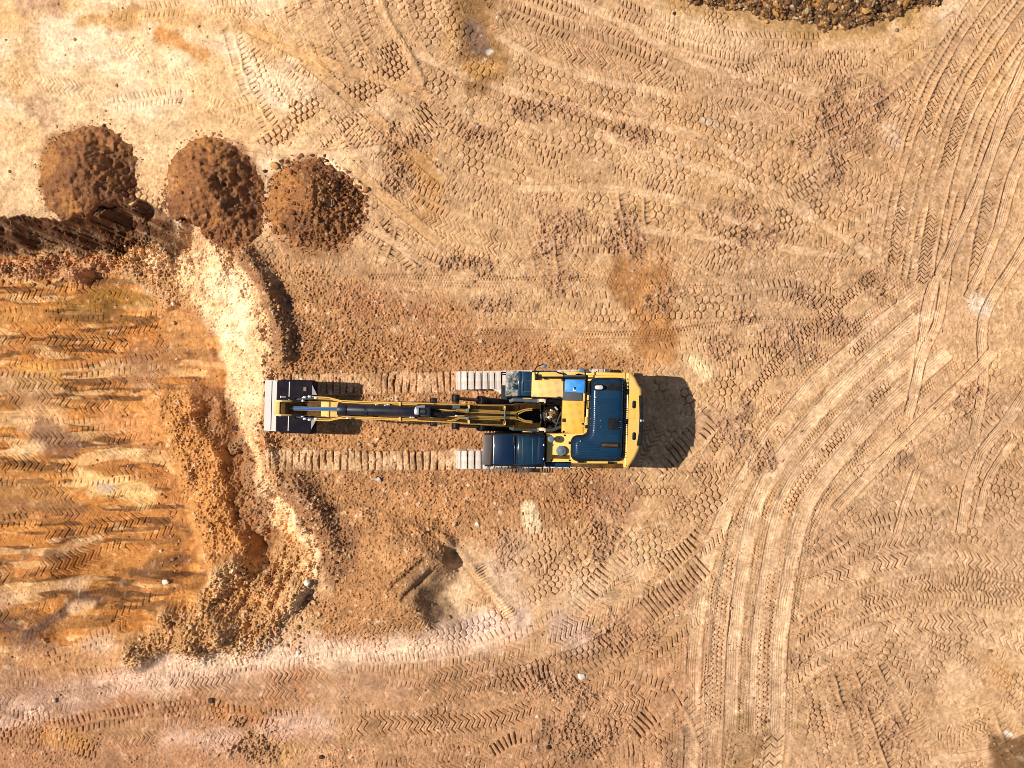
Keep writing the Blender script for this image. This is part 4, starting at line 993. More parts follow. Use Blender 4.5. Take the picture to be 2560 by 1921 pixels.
for k, (px, py, r, colr, label, asp) in enumerate((
    (688, 415, 9, 'orange', 'orange brown oval stone between the middle and the coarse soil pile', 1.6),
    (663, 428, 5, 'dark', 'small black stone just right of the middle soil pile', 1),
    (260, 315, 5, 'dark', 'small dark stone just above the top of the leftmost soil pile', 1),
    (419, 1453, 10, 'white', 'round whitish stone on the orange pit floor with a dark shadow', 1),
    (436, 1397, 7, 'brown', 'brown stone on the pit floor above the round whitish stone', 1),
    (407, 1376, 5, 'grey', 'small grey stone beside a wheel track at the pit floor edge', 1),
    (527, 1751, 7, 'dark', 'black stone on the pink haul road below the spoil bank, left of a pale one', 1),
    (547, 1754, 6, 'tan', 'pale tan stone on the haul road touching a black stone', 1),
    (137, 1751, 7, 'tan', 'tan stone among wheel tracks in the bottom left', 1),
    (1452, 1690, 9, 'white', 'pale stone at the end of the chevron track below the machine', 1.3),
    (1136, 1311, 7, 'tan', 'tan stone on loam above the white ribbed strip', 1),
    (1194, 1310, 6, 'white', 'pale stone on the brown loam below the excavator tracks', 1),
    (1930, 44, 7, 'dark', 'dark round stone fallen from the lower left of the gravel heap', 1),
    (1914, 55, 7, 'orange', 'orange stone below the dark one at the gravel heap', 1.4),
    (2088, 70, 6, 'orange', 'left of two orange stones at the foot of the gravel heap', 1),
    (2105, 70, 6, 'orange', 'right of two orange stones at the foot of the gravel heap', 1),
    (1685, 34, 4, 'dark', 'small dark stone left of the gravel heap', 1),
    (928, 1113, 7, 'tan', 'largest stone between the two crawler prints in front of the machine', 1.3),
    (898, 1110, 5, 'tan', 'stone left of the largest one between the crawler prints', 1),
    (965, 1112, 6, 'brown', 'brown stone right of the largest one between the crawler prints', 1),
    (948, 1199, 6, 'grey', 'grey stone below the lower crawler print', 1.3),
    (848, 560, 12, 'tan', 'large pale clod at the right foot of the coarse soil pile', 1),
    (838, 500, 11, 'tan', 'pale lump high on the right side of the coarse soil pile', 1),
    (745, 1630, 7, 'white', 'whitish stone at the lower edge of the spoil bank', 1),
    (770, 1455, 11, 'white', 'white angular block near the top right of the spoil bank', 1),
    (1370, 1868, 6, 'dark', 'dark stone on brown soil near the bottom edge of the ground', 1),
    (803, 1893, 6, 'dark', 'dark stone lying on the bottom edge of the haul road', 1),
    (433, 760, 6, 'white', 'pale stone at the foot of the bright pit slope', 1),
    (434, 808, 7, 'tan', 'rounded tan stone beside the dark line on the pit floor', 1),
    (405, 768, 5, 'tan', 'small tan stone left of the pale one at the slope foot', 1),
    (656, 845, 8, 'brown', 'brown stone high on the bright pit slope', 1),
    (585, 1072, 9, 'dark', 'dark stone lying in the gap of the bright pit slope', 1))):
    put_stone(px, py, r, colr, label, k, None, 0.25, 'stone', asp)
# repeats that nothing tells apart
def scatter(n, poly, rmin, rmax, cols_, label, group, seed):
    r_ = random.Random(seed)
    xs = [p[0] for p in poly]; ys = [p[1] for p in poly]
    def pin(x, y):
        c = False
        for (x0, y0), (x1, y1) in zip(poly, poly[1:] + poly[:1]):
            if (y0 > y) != (y1 > y) and x < (x1 - x0) * (y - y0) / (y1 - y0) + x0: c = not c
        return c
    m = 0
    while m < n:
        x = r_.uniform(min(xs), max(xs)); y = r_.uniform(min(ys), max(ys))
        if not pin(x, y): continue
        put_stone(x, y, r_.uniform(rmin, rmax) ** 1.0, r_.choice(cols_), label, r_.randrange(1000), group, 0.3, 'soil_clod'); m += 1
scatter(150, [(330, 1600), (420, 1545), (560, 1450), (760, 1400), (800, 1540), (760, 1610), (420, 1645)], 1.8, 6.5, ['brown', 'tan', 'orange', 'tan'], 'loose soil clod on the rough spoil bank below the pit', 'clods on the spoil bank', 1)
scatter(46, [(610, 640), (650, 660), (740, 850), (720, 920), (690, 800)], 2.5, 6, ['brown', 'tan', 'brown'], 'soil clod along the crest of the pit slope above the bucket', 'clods along the upper crest', 2)
scatter(46, [(730, 1210), (800, 1250), (890, 1380), (830, 1470), (790, 1330)], 2.5, 5.5, ['brown', 'tan', 'dark'], 'soil clod along the dark crest below the bucket', 'clods along the lower crest', 3)
scatter(60, [(0, 660), (330, 610), (400, 690), (200, 710), (0, 720)], 2.5, 7, ['orange', 'brown', 'tan'], 'soil clod at the foot of the dark cut pit face', 'clods under the cut face', 4)
scatter(40, [(350, 1100), (400, 1060), (470, 1400), (430, 1440)], 2.2, 5, ['orange', 'brown', 'tan'], 'soil clod along the foot of the ridge on the pit floor', 'clods beside the pit ridge', 5)


# ------------------------------------------------------------------ the excavator
SW = (1330.0, 1048.0)                               # swing centre in survey units
SWX, SWY = G(*SW, 0.9)
YAW = math.radians(-1.6)                            # upper works turned slightly on the tracks
exc = bpy.data.objects.new('excavator', None)
link(exc); exc.location = (SWX, SWY, 0.0)
tag(exc, 'yellow crawler excavator with black cab roof and engine hood reaching over the pit edge', 'excavator')

ZOFF = 0.0                                          # lift of the deck assemblies
def L(px, py, z, yaw=YAW):
    """survey point seen at height z -> excavator coordinates (forward is -x)"""
    x, y = G(px, py, z + ZOFF)
    x -= SWX; y -= SWY
    c, s = math.cos(-yaw), math.sin(-yaw)
    return (x * c - y * s, x * s + y * c)

def A(zx, zy): return (1140 + zx / 4.424, 900 + zy / 4.424)      # enlarged plan sheets of the machine
def B7(zx, zy): return (1180 + zx / 7.373, 910 + zy / 7.373)
def B8(zx, zy): return (1180 + zx / 7.373, 1060 + zy / 7.373)
def B5(zx, zy): return (640 + zx / 9.222, 930 + zy / 9.222)

class MB:
    def __init__(self): self.bm = bmesh.new()
    def _merge(self, t):
        me = bpy.data.meshes.new('tmp'); t.to_mesh(me); t.free()
        self.bm.from_mesh(me); bpy.data.meshes.remove(me)
    def box(self, c, size, bevel=0.0, rz=0.0, rot=None):
        t = bmesh.new(); bmesh.ops.create_cube(t, size=1.0)
        for v in t.verts: v.co = Vector((v.co.x * size[0], v.co.y * size[1], v.co.z * size[2]))
        if bevel: bmesh.ops.bevel(t, geom=t.edges[:], offset=bevel, segments=2, profile=0.5, affect='EDGES')
        M = Matrix.Translation(c) @ (rot if rot is not None else Matrix.Rotation(rz, 4, 'Z'))
        bmesh.ops.transform(t, matrix=M, verts=t.verts); self._merge(t); return self
    def pbox(self, sheet, x0, y0, x1, y1, z0, z1, bevel=0.0):
        a = L(*sheet(x0, y0), z1); b = L(*sheet(x1, y1), z1); m = L(*sheet((x0 + x1) / 2, (y0 + y1) / 2), z1)
        k = (1 - (z1 + ZOFF) / CAM_H) / PPM; sx = abs(sheet(x1, 0)[0] - sheet(x0, 0)[0]) * k; sy = abs(sheet(0, y1)[1] - sheet(0, y0)[1]) * k
        return self.box((m[0], m[1], (z0 + z1) / 2), (sx, sy, z1 - z0), bevel)
    def prism(self, pts, z0, z1, bevel=0.0, seg=2):
        t = bmesh.new()
        f = t.faces.new([t.verts.new((p[0], p[1], z0)) for p in pts])
        if f.normal.z > 0: f.normal_flip()
        r = bmesh.ops.extrude_face_region(t, geom=[f])
        top = [e for e in r['geom'] if isinstance(e, bmesh.types.BMVert)]
        for v in top: v.co.z = z1
        bmesh.ops.recalc_face_normals(t, faces=t.faces)
        if bevel:
            ed = [e for e in t.edges if all(abs(v.co.z - z1) < 1e-6 for v in e.verts)]
            bmesh.ops.bevel(t, geom=ed, offset=bevel, segments=seg, profile=0.5, affect='EDGES')
        self._merge(t); return self
    def cyl(self, p0, p1, r, seg=20, r2=None, bevel=0.0):
        p0, p1 = Vector(p0), Vector(p1); d = p1 - p0
        t = bmesh.new()
        bmesh.ops.create_cone(t, cap_ends=True, segments=seg, radius1=r, radius2=r if r2 is None else r2, depth=d.length)
        if bevel:
            ed = [e for e in t.edges if len(e.link_faces) == 2 and any(len(f.verts) > 4 for f in e.link_faces)]
            bmesh.ops.bevel(t, geom=ed, offset=bevel, segments=2, profile=0.5, affect='EDGES')
        M = Matrix.Translation((p0 + p1) / 2) @ d.to_track_quat('Z', 'Y').to_matrix().to_4x4()
        bmesh.ops.transform(t, matrix=M, verts=t.verts); self._merge(t); return self
    def tube(self, pts, r, seg=8):
        pts = [Vector(p) for p in pts]
        t = bmesh.new(); rings = []
        for k, p in enumerate(pts):
            d = (pts[min(k + 1, len(pts) - 1)] - pts[max(k - 1, 0)]).normalized()
            u = d.cross(Vector((0, 0, 1)))
            if u.length < 1e-3: u = d.cross(Vector((0, 1, 0)))
            u.normalize(); w = d.cross(u)
            rings.append([t.verts.new(p + (u * math.cos(a) + w * math.sin(a)) * r) for a in [2 * math.pi * j / seg for j in range(seg)]])
        for a, b in zip(rings, rings[1:]):
            for j in range(seg): t.faces.new((a[j], a[(j + 1) % seg], b[(j + 1) % seg], b[j]))
        t.faces.new(rings[0][::-1]); t.faces.new(rings[-1])
        bmesh.ops.recalc_face_normals(t, faces=t.faces)
        self._merge(t); return self
    def loft(self, stations):
        """stations: (x, y, ztop, zbot, half width) joined by a box girder"""
        t = bmesh.new(); rings = []
        for x, y, zt, zb, hw in stations:
            rings.append([t.verts.new((x, y + sy * hw, z)) for sy, z in ((1, zt), (-1, zt), (-1, zb), (1, zb))])
        for a, b in zip(rings, rings[1:]):
            for j in range(4): t.faces.new((a[j], a[(j + 1) % 4], b[(j + 1) % 4], b[j]))
        t.faces.new(rings[0]); t.faces.new(rings[-1][::-1])
        bmesh.ops.recalc_face_normals(t, faces=t.faces)
        ed = [e for e in t.edges if e.calc_face_angle(0) > 0.6]
        bmesh.ops.bevel(t, geom=ed, offset=0.018, segments=2, profile=0.5, affect='EDGES')
        self._merge(t); return self
    def xz(self, prof, y0, y1, bevel=0.0):
        """profile in x-z extruded across"""
        t = bmesh.new()
        f = t.faces.new([t.verts.new((p[0], y0, p[1])) for p in prof])
        r = bmesh.ops.extrude_face_region(t, geom=[f])
        for v in r['geom']:
            if isinstance(v, bmesh.types.BMVert): v.co.y = y1
        bmesh.ops.recalc_face_normals(t, faces=t.faces)
        if bevel: bmesh.ops.bevel(t, geom=t.edges[:], offset=bevel, segments=2, profile=0.5, affect='EDGES')
        self._merge(t); return self
    def done(self, name, mat, parent, label=None, flat=False):
        me = bpy.data.meshes.new(name); self.bm.to_mesh(me); self.bm.free()
        me.materials.append(mat)
        if not flat:
            me.polygons.foreach_set('use_smooth', np.ones(len(me.polygons), bool)); me.set_sharp_from_angle(angle=math.radians(32))
        o = link(bpy.data.objects.new(name, me), parent)
        if parent is exc: o.rotation_euler = (0, 0, YAW); o.location.z = ZOFF
        if label: o['label'] = label
        return o

def dull(m, v):
    m.node_tree.nodes['Principled BSDF'].inputs['Specular IOR Level'].default_value = v

def tread_paint(name, rgb):
    """yellow plate with a punched grid of anti-slip studs"""
    m = paint(name, rgb, 0.5, dirt=0.35, scale=2.5)
    nt = m.node_tree
    tc = nt.nodes.new('ShaderNodeTexCoord')
    v = nt.nodes.new('ShaderNodeTexVoronoi'); v.inputs['Scale'].default_value = 1.0; v.inputs['Randomness'].default_value = 0.0
    mp = nt.nodes.new('ShaderNodeMapping'); mp.inputs['Scale'].default_value = (28, 28, 0.001)
    nt.links.new(tc.outputs['Object'], mp.inputs[0]); nt.links.new(mp.outputs[0], v.inputs['Vector'])
    r = nt.nodes.new('ShaderNodeMapRange'); r.inputs['From Min'].default_value = 0.16; r.inputs['From Max'].default_value = 0.30; r.inputs['To Min'].default_value = 1; r.inputs['To Max'].default_value = 0
    nt.links.new(v.outputs['Distance'], r.inputs[0])
    bp = nt.nodes.new('ShaderNodeBump'); bp.inputs['Strength'].default_value = 0.7; bp.inputs['Distance'].default_value = 0.010
    nt.links.new(r.outputs[0], bp.inputs['Height'])
    b = nt.nodes['Principled BSDF']; nt.links.new(bp.outputs[0], b.inputs['Normal'])
    return m

YEL = paint('yellow_paint', (0.78, 0.45, 0.075), 0.4, dirt=0.45, dirt_rgb=(0.58, 0.38, 0.17), scale=1.7, coat=0.15)
YELD = paint('shaded_worn_yellow', (0.14, 0.062, 0.008), 0.55, dirt=0.85, dirt_rgb=(0.025, 0.014, 0.006), scale=4, thresh=0.45)  # worn yellow with the shade on the boom's top put into the colour
TRD = tread_paint('anti_slip_plate', (0.80, 0.50, 0.15)); TRO = tread_paint('anti_slip_panel', (0.80, 0.41, 0.04))
BLK = paint('black_paint', (0.005, 0.006, 0.008), 0.45, dirt=0.04, scale=3)
RUB = paint('black_rubber', (0.006, 0.007, 0.009), 0.7, dirt=0.04, scale=5)
NAVY = paint('dark_blue_hood_paint', (0.003, 0.024, 0.056), 0.42, dirt=0.10, dirt_rgb=(0.03, 0.09, 0.12), scale=1.6, coat=0.15)
ROOF = paint('cab_roof_paint', (0.003, 0.013, 0.038), 0.35, dirt=0.12, dirt_rgb=(0.03, 0.06, 0.09), scale=1.3, coat=0.15)
GLS = paint('tinted_glass', (0.004, 0.022, 0.042), 0.15, dirt=0.12, dirt_rgb=(0.05, 0.11, 0.13), scale=2.0, coat=0.3)
STL = paint('worn_steel', (0.60, 0.56, 0.52), 0.42, metal=0.35, dirt=0.5, dirt_rgb=(0.55, 0.38, 0.26), scale=3)
SHOE = paint('dusty_shoe_steel', (0.56, 0.55, 0.55), 0.5, metal=0.15, dirt=0.95, dirt_rgb=(0.60, 0.42, 0.27), scale=5, thresh=0.46)
BKT = paint('bucket_paint', (0.010, 0.008, 0.012), 0.85, dirt=0.10, dirt_rgb=(0.12, 0.08, 0.06), scale=3)
CHR = paint('sky_tinted_chrome', (0.45, 0.66, 1.0), 0.12, metal=1.0, dirt=0.0)  # blue of the reflected sky put into the base colour
PIPE = paint('ochre_pipe', (0.66, 0.38, 0.08), 0.4, dirt=0.3, dirt_rgb=(0.12, 0.08, 0.05), scale=6)
HOSE = paint('grey_hose', (0.045, 0.06, 0.065), 0.45, dirt=0.3, dirt_rgb=(0.2, 0.17, 0.13), scale=6)
MET = paint('bright_fitting', (0.62, 0.62, 0.60), 0.3, metal=0.7, dirt=0.3, scale=8)
BRS = paint('brass_swivel', (0.30, 0.19, 0.07), 0.35, metal=0.5, dirt=0.7, dirt_rgb=(0.05, 0.035, 0.025), scale=9, thresh=0.45)
BLU = paint('blue_box_paint', (0.015, 0.23, 0.62), 0.45, dirt=0.35, dirt_rgb=(0.30, 0.50, 0.62), scale=5)
GRY = paint('dark_grey_mat', (0.055, 0.055, 0.062), 0.7, dirt=0.3, dirt_rgb=(0.16, 0.13, 0.11), scale=4)
VIS = paint('smoked_visor', (0.075, 0.058, 0.052), 0.45, dirt=0.3, dirt_rgb=(0.13, 0.10, 0.085), scale=2)
MUD = paint('dried_mud_on_step', (0.006, 0.020, 0.030), 0.4, dirt=1.0, dirt_rgb=(0.80, 0.70, 0.54), scale=3.4, thresh=0.54)
GRYB = paint('blue_grey_cap', (0.07, 0.11, 0.13), 0.5, dirt=0.2, scale=6)
WHT = paint('white_lens', (0.75, 0.76, 0.76), 0.2, dirt=0.1)
GAP = paint('seam_shadow_black', (0.01, 0.01, 0.01), 0.8, dirt=0.0)

for m_, v_ in ((BLK, 0.15), (RUB, 0.12), (BKT, 0.03), (NAVY, 0.14), (ROOF, 0.18), (YELD, 0.15)): dull(m_, v_)

# ---- tracks
def make_track(py_left, yaw):
    x0, y0 = G(1137, py_left, 0.95)
    c, s = math.cos(yaw), math.sin(yaw)
    half = 2.56
    cx, cy = x0 + half * c, y0 + half * s
    tr = MB()
    R = 0.40
    zc = 0.44
    for sy in (-1, 1):
        tr.box((0, sy * 0.16, zc), (3.9, 0.06, 0.46), 0.02)
    tr.box((0, 0, zc - 0.02), (3.6, 0.30, 0.34), 0.02)
    o = tr.done('track', BLK, exc)
    o.rotation_euler = (0, 0, yaw); o.location = (cx - SWX, cy - SWY, 0)
    straight = 2 * (half - R - 0.06)
    per = 2 * straight + 2 * math.pi * R
    n = 49
    sh = None
    for k in range(n):
        u = (k + 0.3) / n * per
        if u < straight: p = (-straight / 2 + u, zc + R); a = 0.0
        elif u < straight + math.pi * R:
            t = (u - straight) / R; p = (straight / 2 + R * math.sin(t), zc + R * math.cos(t)); a = t
        elif u < 2 * straight + math.pi * R:
            p = (straight / 2 - (u - straight - math.pi * R), zc - R); a = math.pi
        else:
            t = (u - 2 * straight - math.pi * R) / R; p = (-straight / 2 - R * math.sin(t), zc - R * math.cos(t)); a = math.pi + t
        sag = 0
        if sh is None:
            m = MB()
            m.box((0, 0, 0.012), (0.184, 0.60, 0.024), 0.004)
            m.box((-0.082, 0, 0.034), (0.018, 0.60, 0.022), 0.004)
            m.box((0, 0.0, -0.03), (0.17, 0.22, 0.055), 0.01)
            sh = m.done('track_shoe', SHOE, o); q = sh
        else:
            q = sh.copy(); link(q, o)
        q.location = (p[0], 0, p[1] + sag); q.rotation_euler = (0, a, 0)
    for x in (-straight / 2, straight / 2):
        m = MB(); m.cyl((x, -0.09, zc), (x, 0.09, zc), R - 0.07, 24, bevel=0.02); m.cyl((x, -0.15, zc), (x, 0.15, zc), 0.13, 16)
        m.done('idler_wheel' if x < 0 else 'drive_sprocket', BLK, o)
    rl = None
    for k in range(7):
        if rl is None:
            m = MB(); m.cyl((0, -0.14, 0), (0, 0.14, 0), 0.12, 16, bevel=0.01); rl = m.done('track_roller', BLK, o); q = rl
        else:
            q = rl.copy(); link(q, o)
        q.location = (-1.5 + k * 0.5, 0, 0.19)
    return o
make_track(951.8, math.radians(0.9))
make_track(1150.5, math.radians(0.5))
cb = MB(); cb.box((0, 0, 0.72), (1.5, 1.9, 0.38), 0.05); cb.cyl((0, 0, 0.9), (0, 0, 1.06), 0.72, 40)
for sx in (-1, 1):
    for sy in (-1, 1): cb.box((sx * 0.85, sy * 0.85, 0.55), (1.1, 0.30, 0.30), 0.04, rz=sx * sy * 0.5)
cb.done('carbody', SHOE, exc)

# ---- revolving frame and body shells
m = MB(); m.pbox(A, 490, 300, 1860, 1130, 1.06, 1.26, 0.02); m.pbox(A, 560, 420, 1180, 480, 1.26, 1.62, 0.02); m.pbox(A, 560, 770, 1180, 815, 1.26, 1.62, 0.02)
m.pbox(A, 840, 145, 1440, 440, 1.26, 1.84, 0.02); m.pbox(A, 1440, 145, 1860, 1180, 1.26, 1.84, 0.02); m.pbox(A, 1010, 830, 1440, 1170, 1.26, 1.84, 0.02); m.pbox(A, 1180, 440, 1440, 830, 1.26, 1.84, 0.02)
m.done('main_frame', BLK, exc)
ZOFF = 0.6
shell = [A(1462, 172), A(1882, 178), A(1852, 1148), A(1290, 1146), A(1268, 1130), A(1000, 1132), A(1004, 818), A(1428, 812), A(1434, 700)]
m = MB(); m.prism([L(*p, 1.95) for p in shell], 1.2, 1.95, 0.015)
body = m.done('body_shell', YEL, exc)
m = MB(); m.pbox(A, 1440, 138, 1876, 176, 1.15, 1.90, 0.03); m.done('side_door', YEL, exc)
m = MB(); m.pbox(A, 1268, 1146, 1850, 1196, 1.15, 1.86, 0.03); m.done('side_door', YELD, exc)
m = MB(); m.pbox(A, 990, 1138, 1264, 1186, 1.15, 1.80, 0.02); m.done('side_door', NAVY, exc, 'dark blue side door behind the cab')
m = MB()
for a in (((1880, 140), (1848, 1198)), ):
    p, q = L(*A(*a[0]), 1.956), L(*A(*a[1]), 1.956)
    m.box(((p[0] + q[0]) / 2, (p[1] + q[1]) / 2, 1.953), (0.02, abs(p[1] - q[1]), 0.01))
m.pbox(A, 1424, 170, 1430, 815, 1.9, 1.956); m.pbox(A, 1290, 1140, 1294, 1148, 1.9, 1.956)
m.done('panel_seam', GAP, exc)
def rounded(poly, r, n=7):
    out = []
    N = len(poly)
    for k in range(N):
        p0, p1, p2 = Vector(poly[k - 1]), Vector(poly[k]), Vector(poly[(k + 1) % N])
        a = (p0 - p1).normalized(); b = (p2 - p1).normalized()
        rr = min(r, (p0 - p1).length * 0.45, (p2 - p1).length * 0.45)
        for j in range(n + 1):
            t = j / n
            q = (p1 + a * rr) * (1 - t) ** 2 + p1 * 2 * t * (1 - t) + (p1 + b * rr) * t * t
            out.append((q.x, q.y))
    return out
# counterweight
cw = [A(1884, 136), A(1938, 140), A(1985, 195), A(2022, 280), (1604, 972), (1605.5, 1010), (1604.5, 1060), (1602, 1100), A(2034, 960), A(1990, 1070), A(1925, 1168), A(1905, 1198), A(1850, 1200)]
m = MB(); m.prism(rounded([L(*p, 2.05) for p in cw[:4]] + [L(*p, 2.05) for p in cw[4:]], 0.22, 4), 0.95, 2.05, 0.10, 4)
cwt = m.done('counterweight', YEL, exc)
m = MB(); m.prism([L(*p, 1.90) for p in ((1596, 989), (1606, 989), (1607.5, 1040), (1606, 1090), (1602, 1115), (1590, 1114), (1596, 1080), (1597.5, 1040))], 1.2, 2.062, 0.02)
m.done('rear_bumper_pad', RUB, cwt)
for zy in (495, 845):
    m = MB(); a = L(*A(1970, zy - 25), 2.07); b = L(*A(1968, zy + 25), 2.07)
    m.prism([(a[0] + 0.055 * math.cos(t), a[1] + 0.055 * math.sin(t)) for t in np.linspace(0, math.pi, 9)] + [(b[0] + 0.055 * math.cos(t), b[1] + 0.055 * math.sin(t)) for t in np.linspace(math.pi, 2 * math.pi, 9)], 2.0, 2.075, 0.01)
    e = m.done('lifting_eye', BLK, cwt)
m = MB()
for x0, y0, x1, y1 in ((1905, 552, 1980, 555), (1905, 652, 1980, 655), (1977, 552, 1980, 655), (1903, 552, 1906, 655)): m.pbox(A, x0, y0, x1, y1, 2.0, 2.053)
m.done('access_lid', YELD, cwt)
m = MB(); m.pbox(A, 2036, 660, 2062, 686, 1.95, 2.10, 0.01); m.cyl((*L(*A(2060, 672), 2.03), 2.03), (L(*A(2066, 672), 2.03)[0] + 0.03, L(*A(2066, 672), 2.03)[1], 2.03), 0.03)
m.done('rear_camera', MET, cwt)

# ---- engine hood: L-shaped, rounded, ribbed
ZH = 2.27
Lp = [L(*A(*p), ZH) for p in ((1478, 196), (1884, 196), (1862, 1128), (1268, 1126), (1274, 838), (1462, 832))]
m = MB(); m.prism(rounded(Lp, 0.28), 1.95, 2.12, 0.03); rim_ = m.done('hood_seal', RUB, exc)
def inset(poly, d):
    out = []
    N = len(poly)
    for k in range(N):
        p0, p1, p2 = Vector(poly[k - 1]), Vector(poly[k]), Vector(poly[(k + 1) % N])
        e1 = (p1 - p0).normalized(); e2 = (p2 - p1).normalized()
        n1 = Vector((-e1.y, e1.x)); n2 = Vector((-e2.y, e2.x))
        sgn = 1
        b = (n1 + n2); b = b / max(0.3, b.dot(n1))
        out.append(tuple(p1 + b * d))
    return out
area2 = sum(a[0] * b[1] - b[0] * a[1] for a, b in zip(Lp, Lp[1:] + Lp[:1]))
Li = inset(Lp, 0.07 if area2 > 0 else -0.07)
m = MB(); m.prism(rounded(Li, 0.26), 2.0, ZH, 0.16, 5)
for k in range(17):
    zy = 430 + k * 24
    if zy > 830: break
    m.pbox(A, 1515, zy, 1850, zy + 9, ZH - 0.01, ZH + 0.026, 0.008)
for k in range(7): m.pbox(A, 1320, 910 + k * 26, (1590 if 1 <= k <= 3 else 1830), 919 + k * 26, ZH - 0.01, ZH + 0.022, 0.008)
for k in range(5): m.pbox(A, 1840, 200 + k * 40, 1850, 225 + k * 40, ZH - 0.01, ZH + 0.01, 0.004)
for k in range(16):
    m.pbox(A, 1488, 400 + k * 27, 1510, 414 + k * 27, ZH - 0.12, ZH - 0.055, 0.01)
for k in range(7): m.pbox(A, 1300, 890 + k * 27, 1320, 904 + k * 27, ZH - 0.12, ZH - 0.055, 0.01)
hood = m.done('engine_hood', NAVY, exc)
m = MB(); m.pbox(A, 1680, 645, 1808, 776, ZH, ZH + 0.030, 0.006); m.done('grille_and_shadow_plate', RUB, hood)  # the vent grille itself
m = MB(); m.pbox(A, 1645, 262, 1822, 340, ZH, ZH + 0.012, 0.006); m.done('grille_and_shadow_plate', RUB, hood)  # dark plate painted in as the exhaust pipe's cast shadow
m = MB()
a, b = L(*A(1560, 305), ZH + .2), L(*A(1605, 305), ZH + .2)
def stadium(r): return [(a[0] + r * math.cos(t), a[1] + r * math.sin(t)) for t in np.linspace(math.pi / 2, 1.5 * math.pi, 10)] + [(b[0] + r * math.cos(t), b[1] + r * math.sin(t)) for t in np.linspace(-math.pi / 2, math.pi / 2, 10)]
m.prism(stadium(0.115), ZH - 0.02, ZH + 0.03, 0.02); m.done('exhaust_collar', RUB, hood)
m = MB(); m.prism(stadium(0.066), ZH, ZH + 0.20, 0.015); ex = m.done('exhaust_pipe', STL, hood)
m = MB(); m.pbox(A, 1598, 914, 1806, 972, ZH, ZH + 0.024, 0.008); m.done('slot_frame', RUB, hood)
m = MB(); m.pbox(A, 1618, 930, 1790, 958, ZH + 0.02, ZH + 0.030, 0.003); m.done('slot_plate', YELD, hood)
for x, y in ((1545, 415), (1375, 900), (1595, 672), (1595, 742), (1815, 680), (1815, 745)):
    m = MB(); p = L(*A(x, y), ZH); m.cyl((*p, ZH - 0.01), (*p, ZH + 0.035), 0.022 if x < 1560 else 0.012, 10); m.done('bolt', MET, hood)
for x0, y0, x1, y1 in ((1435, 355, 1478, 388), (1430, 722, 1466, 760), (1246, 905, 1285, 935), (1345, 1120, 1412, 1140), (1680, 1128, 1752, 1148), (1884, 320, 1908, 378), (1868, 655, 1898, 715)):
    m = MB(); m.pbox(A, x0, y0, x1, y1, 1.95, 2.10, 0.012); m.done('hood_latch', RUB, hood)
m = MB(); m.tube([(*L(*A(1462, 450), 2.0), 1.96), (*L(*A(1450, 450), 2.0), 2.05), (*L(*A(1450, 540), 2.0), 2.05), (*L(*A(1462, 540), 2.0), 1.96)], 0.016); m.done('grab_handle', BLK, exc)

# ---- deck to the left of the hood
m = MB(); m.pbox(A, 1176, 452, 1418, 808, 1.2, 1.98, 0.012); pan = m.done('service_panel', TRO, exc)
for x, y in ((1188, 795), (1404, 708)):
    m = MB(); p = L(*A(x, y), 2.0); m.cyl((*p, 1.97), (*p, 2.0), 0.032, 14); m.done('bolt', BLK, pan)
m = MB(); m.pbox(A, 1176, 648, 1200, 690, 1.97, 2.06, 0.015); m.done('handle', YELD, pan)
m = MB(); m.pbox(A, 1422, 630, 1450, 812, 1.94, 1.975, 0.006); m.done('cover_strip', YEL, pan)
for x, y in ((1203, 836), (1256, 1113), (1056, 1113), (1092, 875), (1140, 868)):
    m = MB(); p = L(*A(x, y), 1.96); m.cyl((*p, 1.94), (*p, 1.968), 0.03 if x not in (1140, 1092) else 0.018, 14); m.done('bolt', BLK, body)
m = MB(); m.pbox(B8, 1475, 575, 1800, 645, 1.948, 1.955); m.done('recess', YELD, body)
m = MB(); p = L(*B8(1645, 500), 2.1); m.cyl((*p, 1.94), (*p, 2.10), 0.155, 32, bevel=0.02); cap = m.done('filler_cap', GRYB, body)
m = MB(); m.cyl((*p, 2.09), (*p, 2.125), 0.075, 24, bevel=0.01); m.done('cap_knob', GRYB, cap)
m = MB(); p = L(*B8(1455, 285), 2.42); m.cyl((*p, 1.9), (*p, 2.30), 0.05, 14); m.cyl((*p, 2.24), (*p, 2.42), 0.105, 24, bevel=0.02); m.done('air_cleaner_cap', GRYB, exc)

# ---- tank side with step box, plates and rails
m = MB(); m.pbox(B7, 1100, 150, 1680, 618, 1.1, 1.93, 0.02); tank = m.done('fuel_tank', YEL, exc)
m = MB(); m.pbox(B7, 1118, 318, 1680, 608, 1.92, 1.955, 0.008); m.done('tread_plate', TRD, tank)
for x in (1110, 1570):
    m = MB(); m.pbox(B7, x, 604, x + 62, 634, 1.9, 1.98, 0.01); m.done('hinge', BLK, tank)
m = MB(); m.pbox(B7, 620, 135, 850, 600, 0.75, 1.10, 0.03); stp = m.done('step_box', MUD, exc, 'black step box crusted with pale dried mud')
m = MB(); m.pbox(B7, 850, 135, 915, 600, 0.75, 1.16, 0.02); m.done('step_riser', NAVY, stp)
m = MB(); m.pbox(B7, 915, 140, 1095, 600, 0.75, 1.70, 0.03); m.done('tool_compartment', NAVY, exc)
m = MB(); m.tube([(*L(*B7(x, y), 1.98), z) for x, y, z in ((1085, 315, 1.7), (1085, 315, 1.78), (920, 315, 1.78), (920, 510, 1.78), (1085, 510, 1.78), (1085, 510, 1.7))], 0.012); m.done('grab_rail', HOSE, exc)
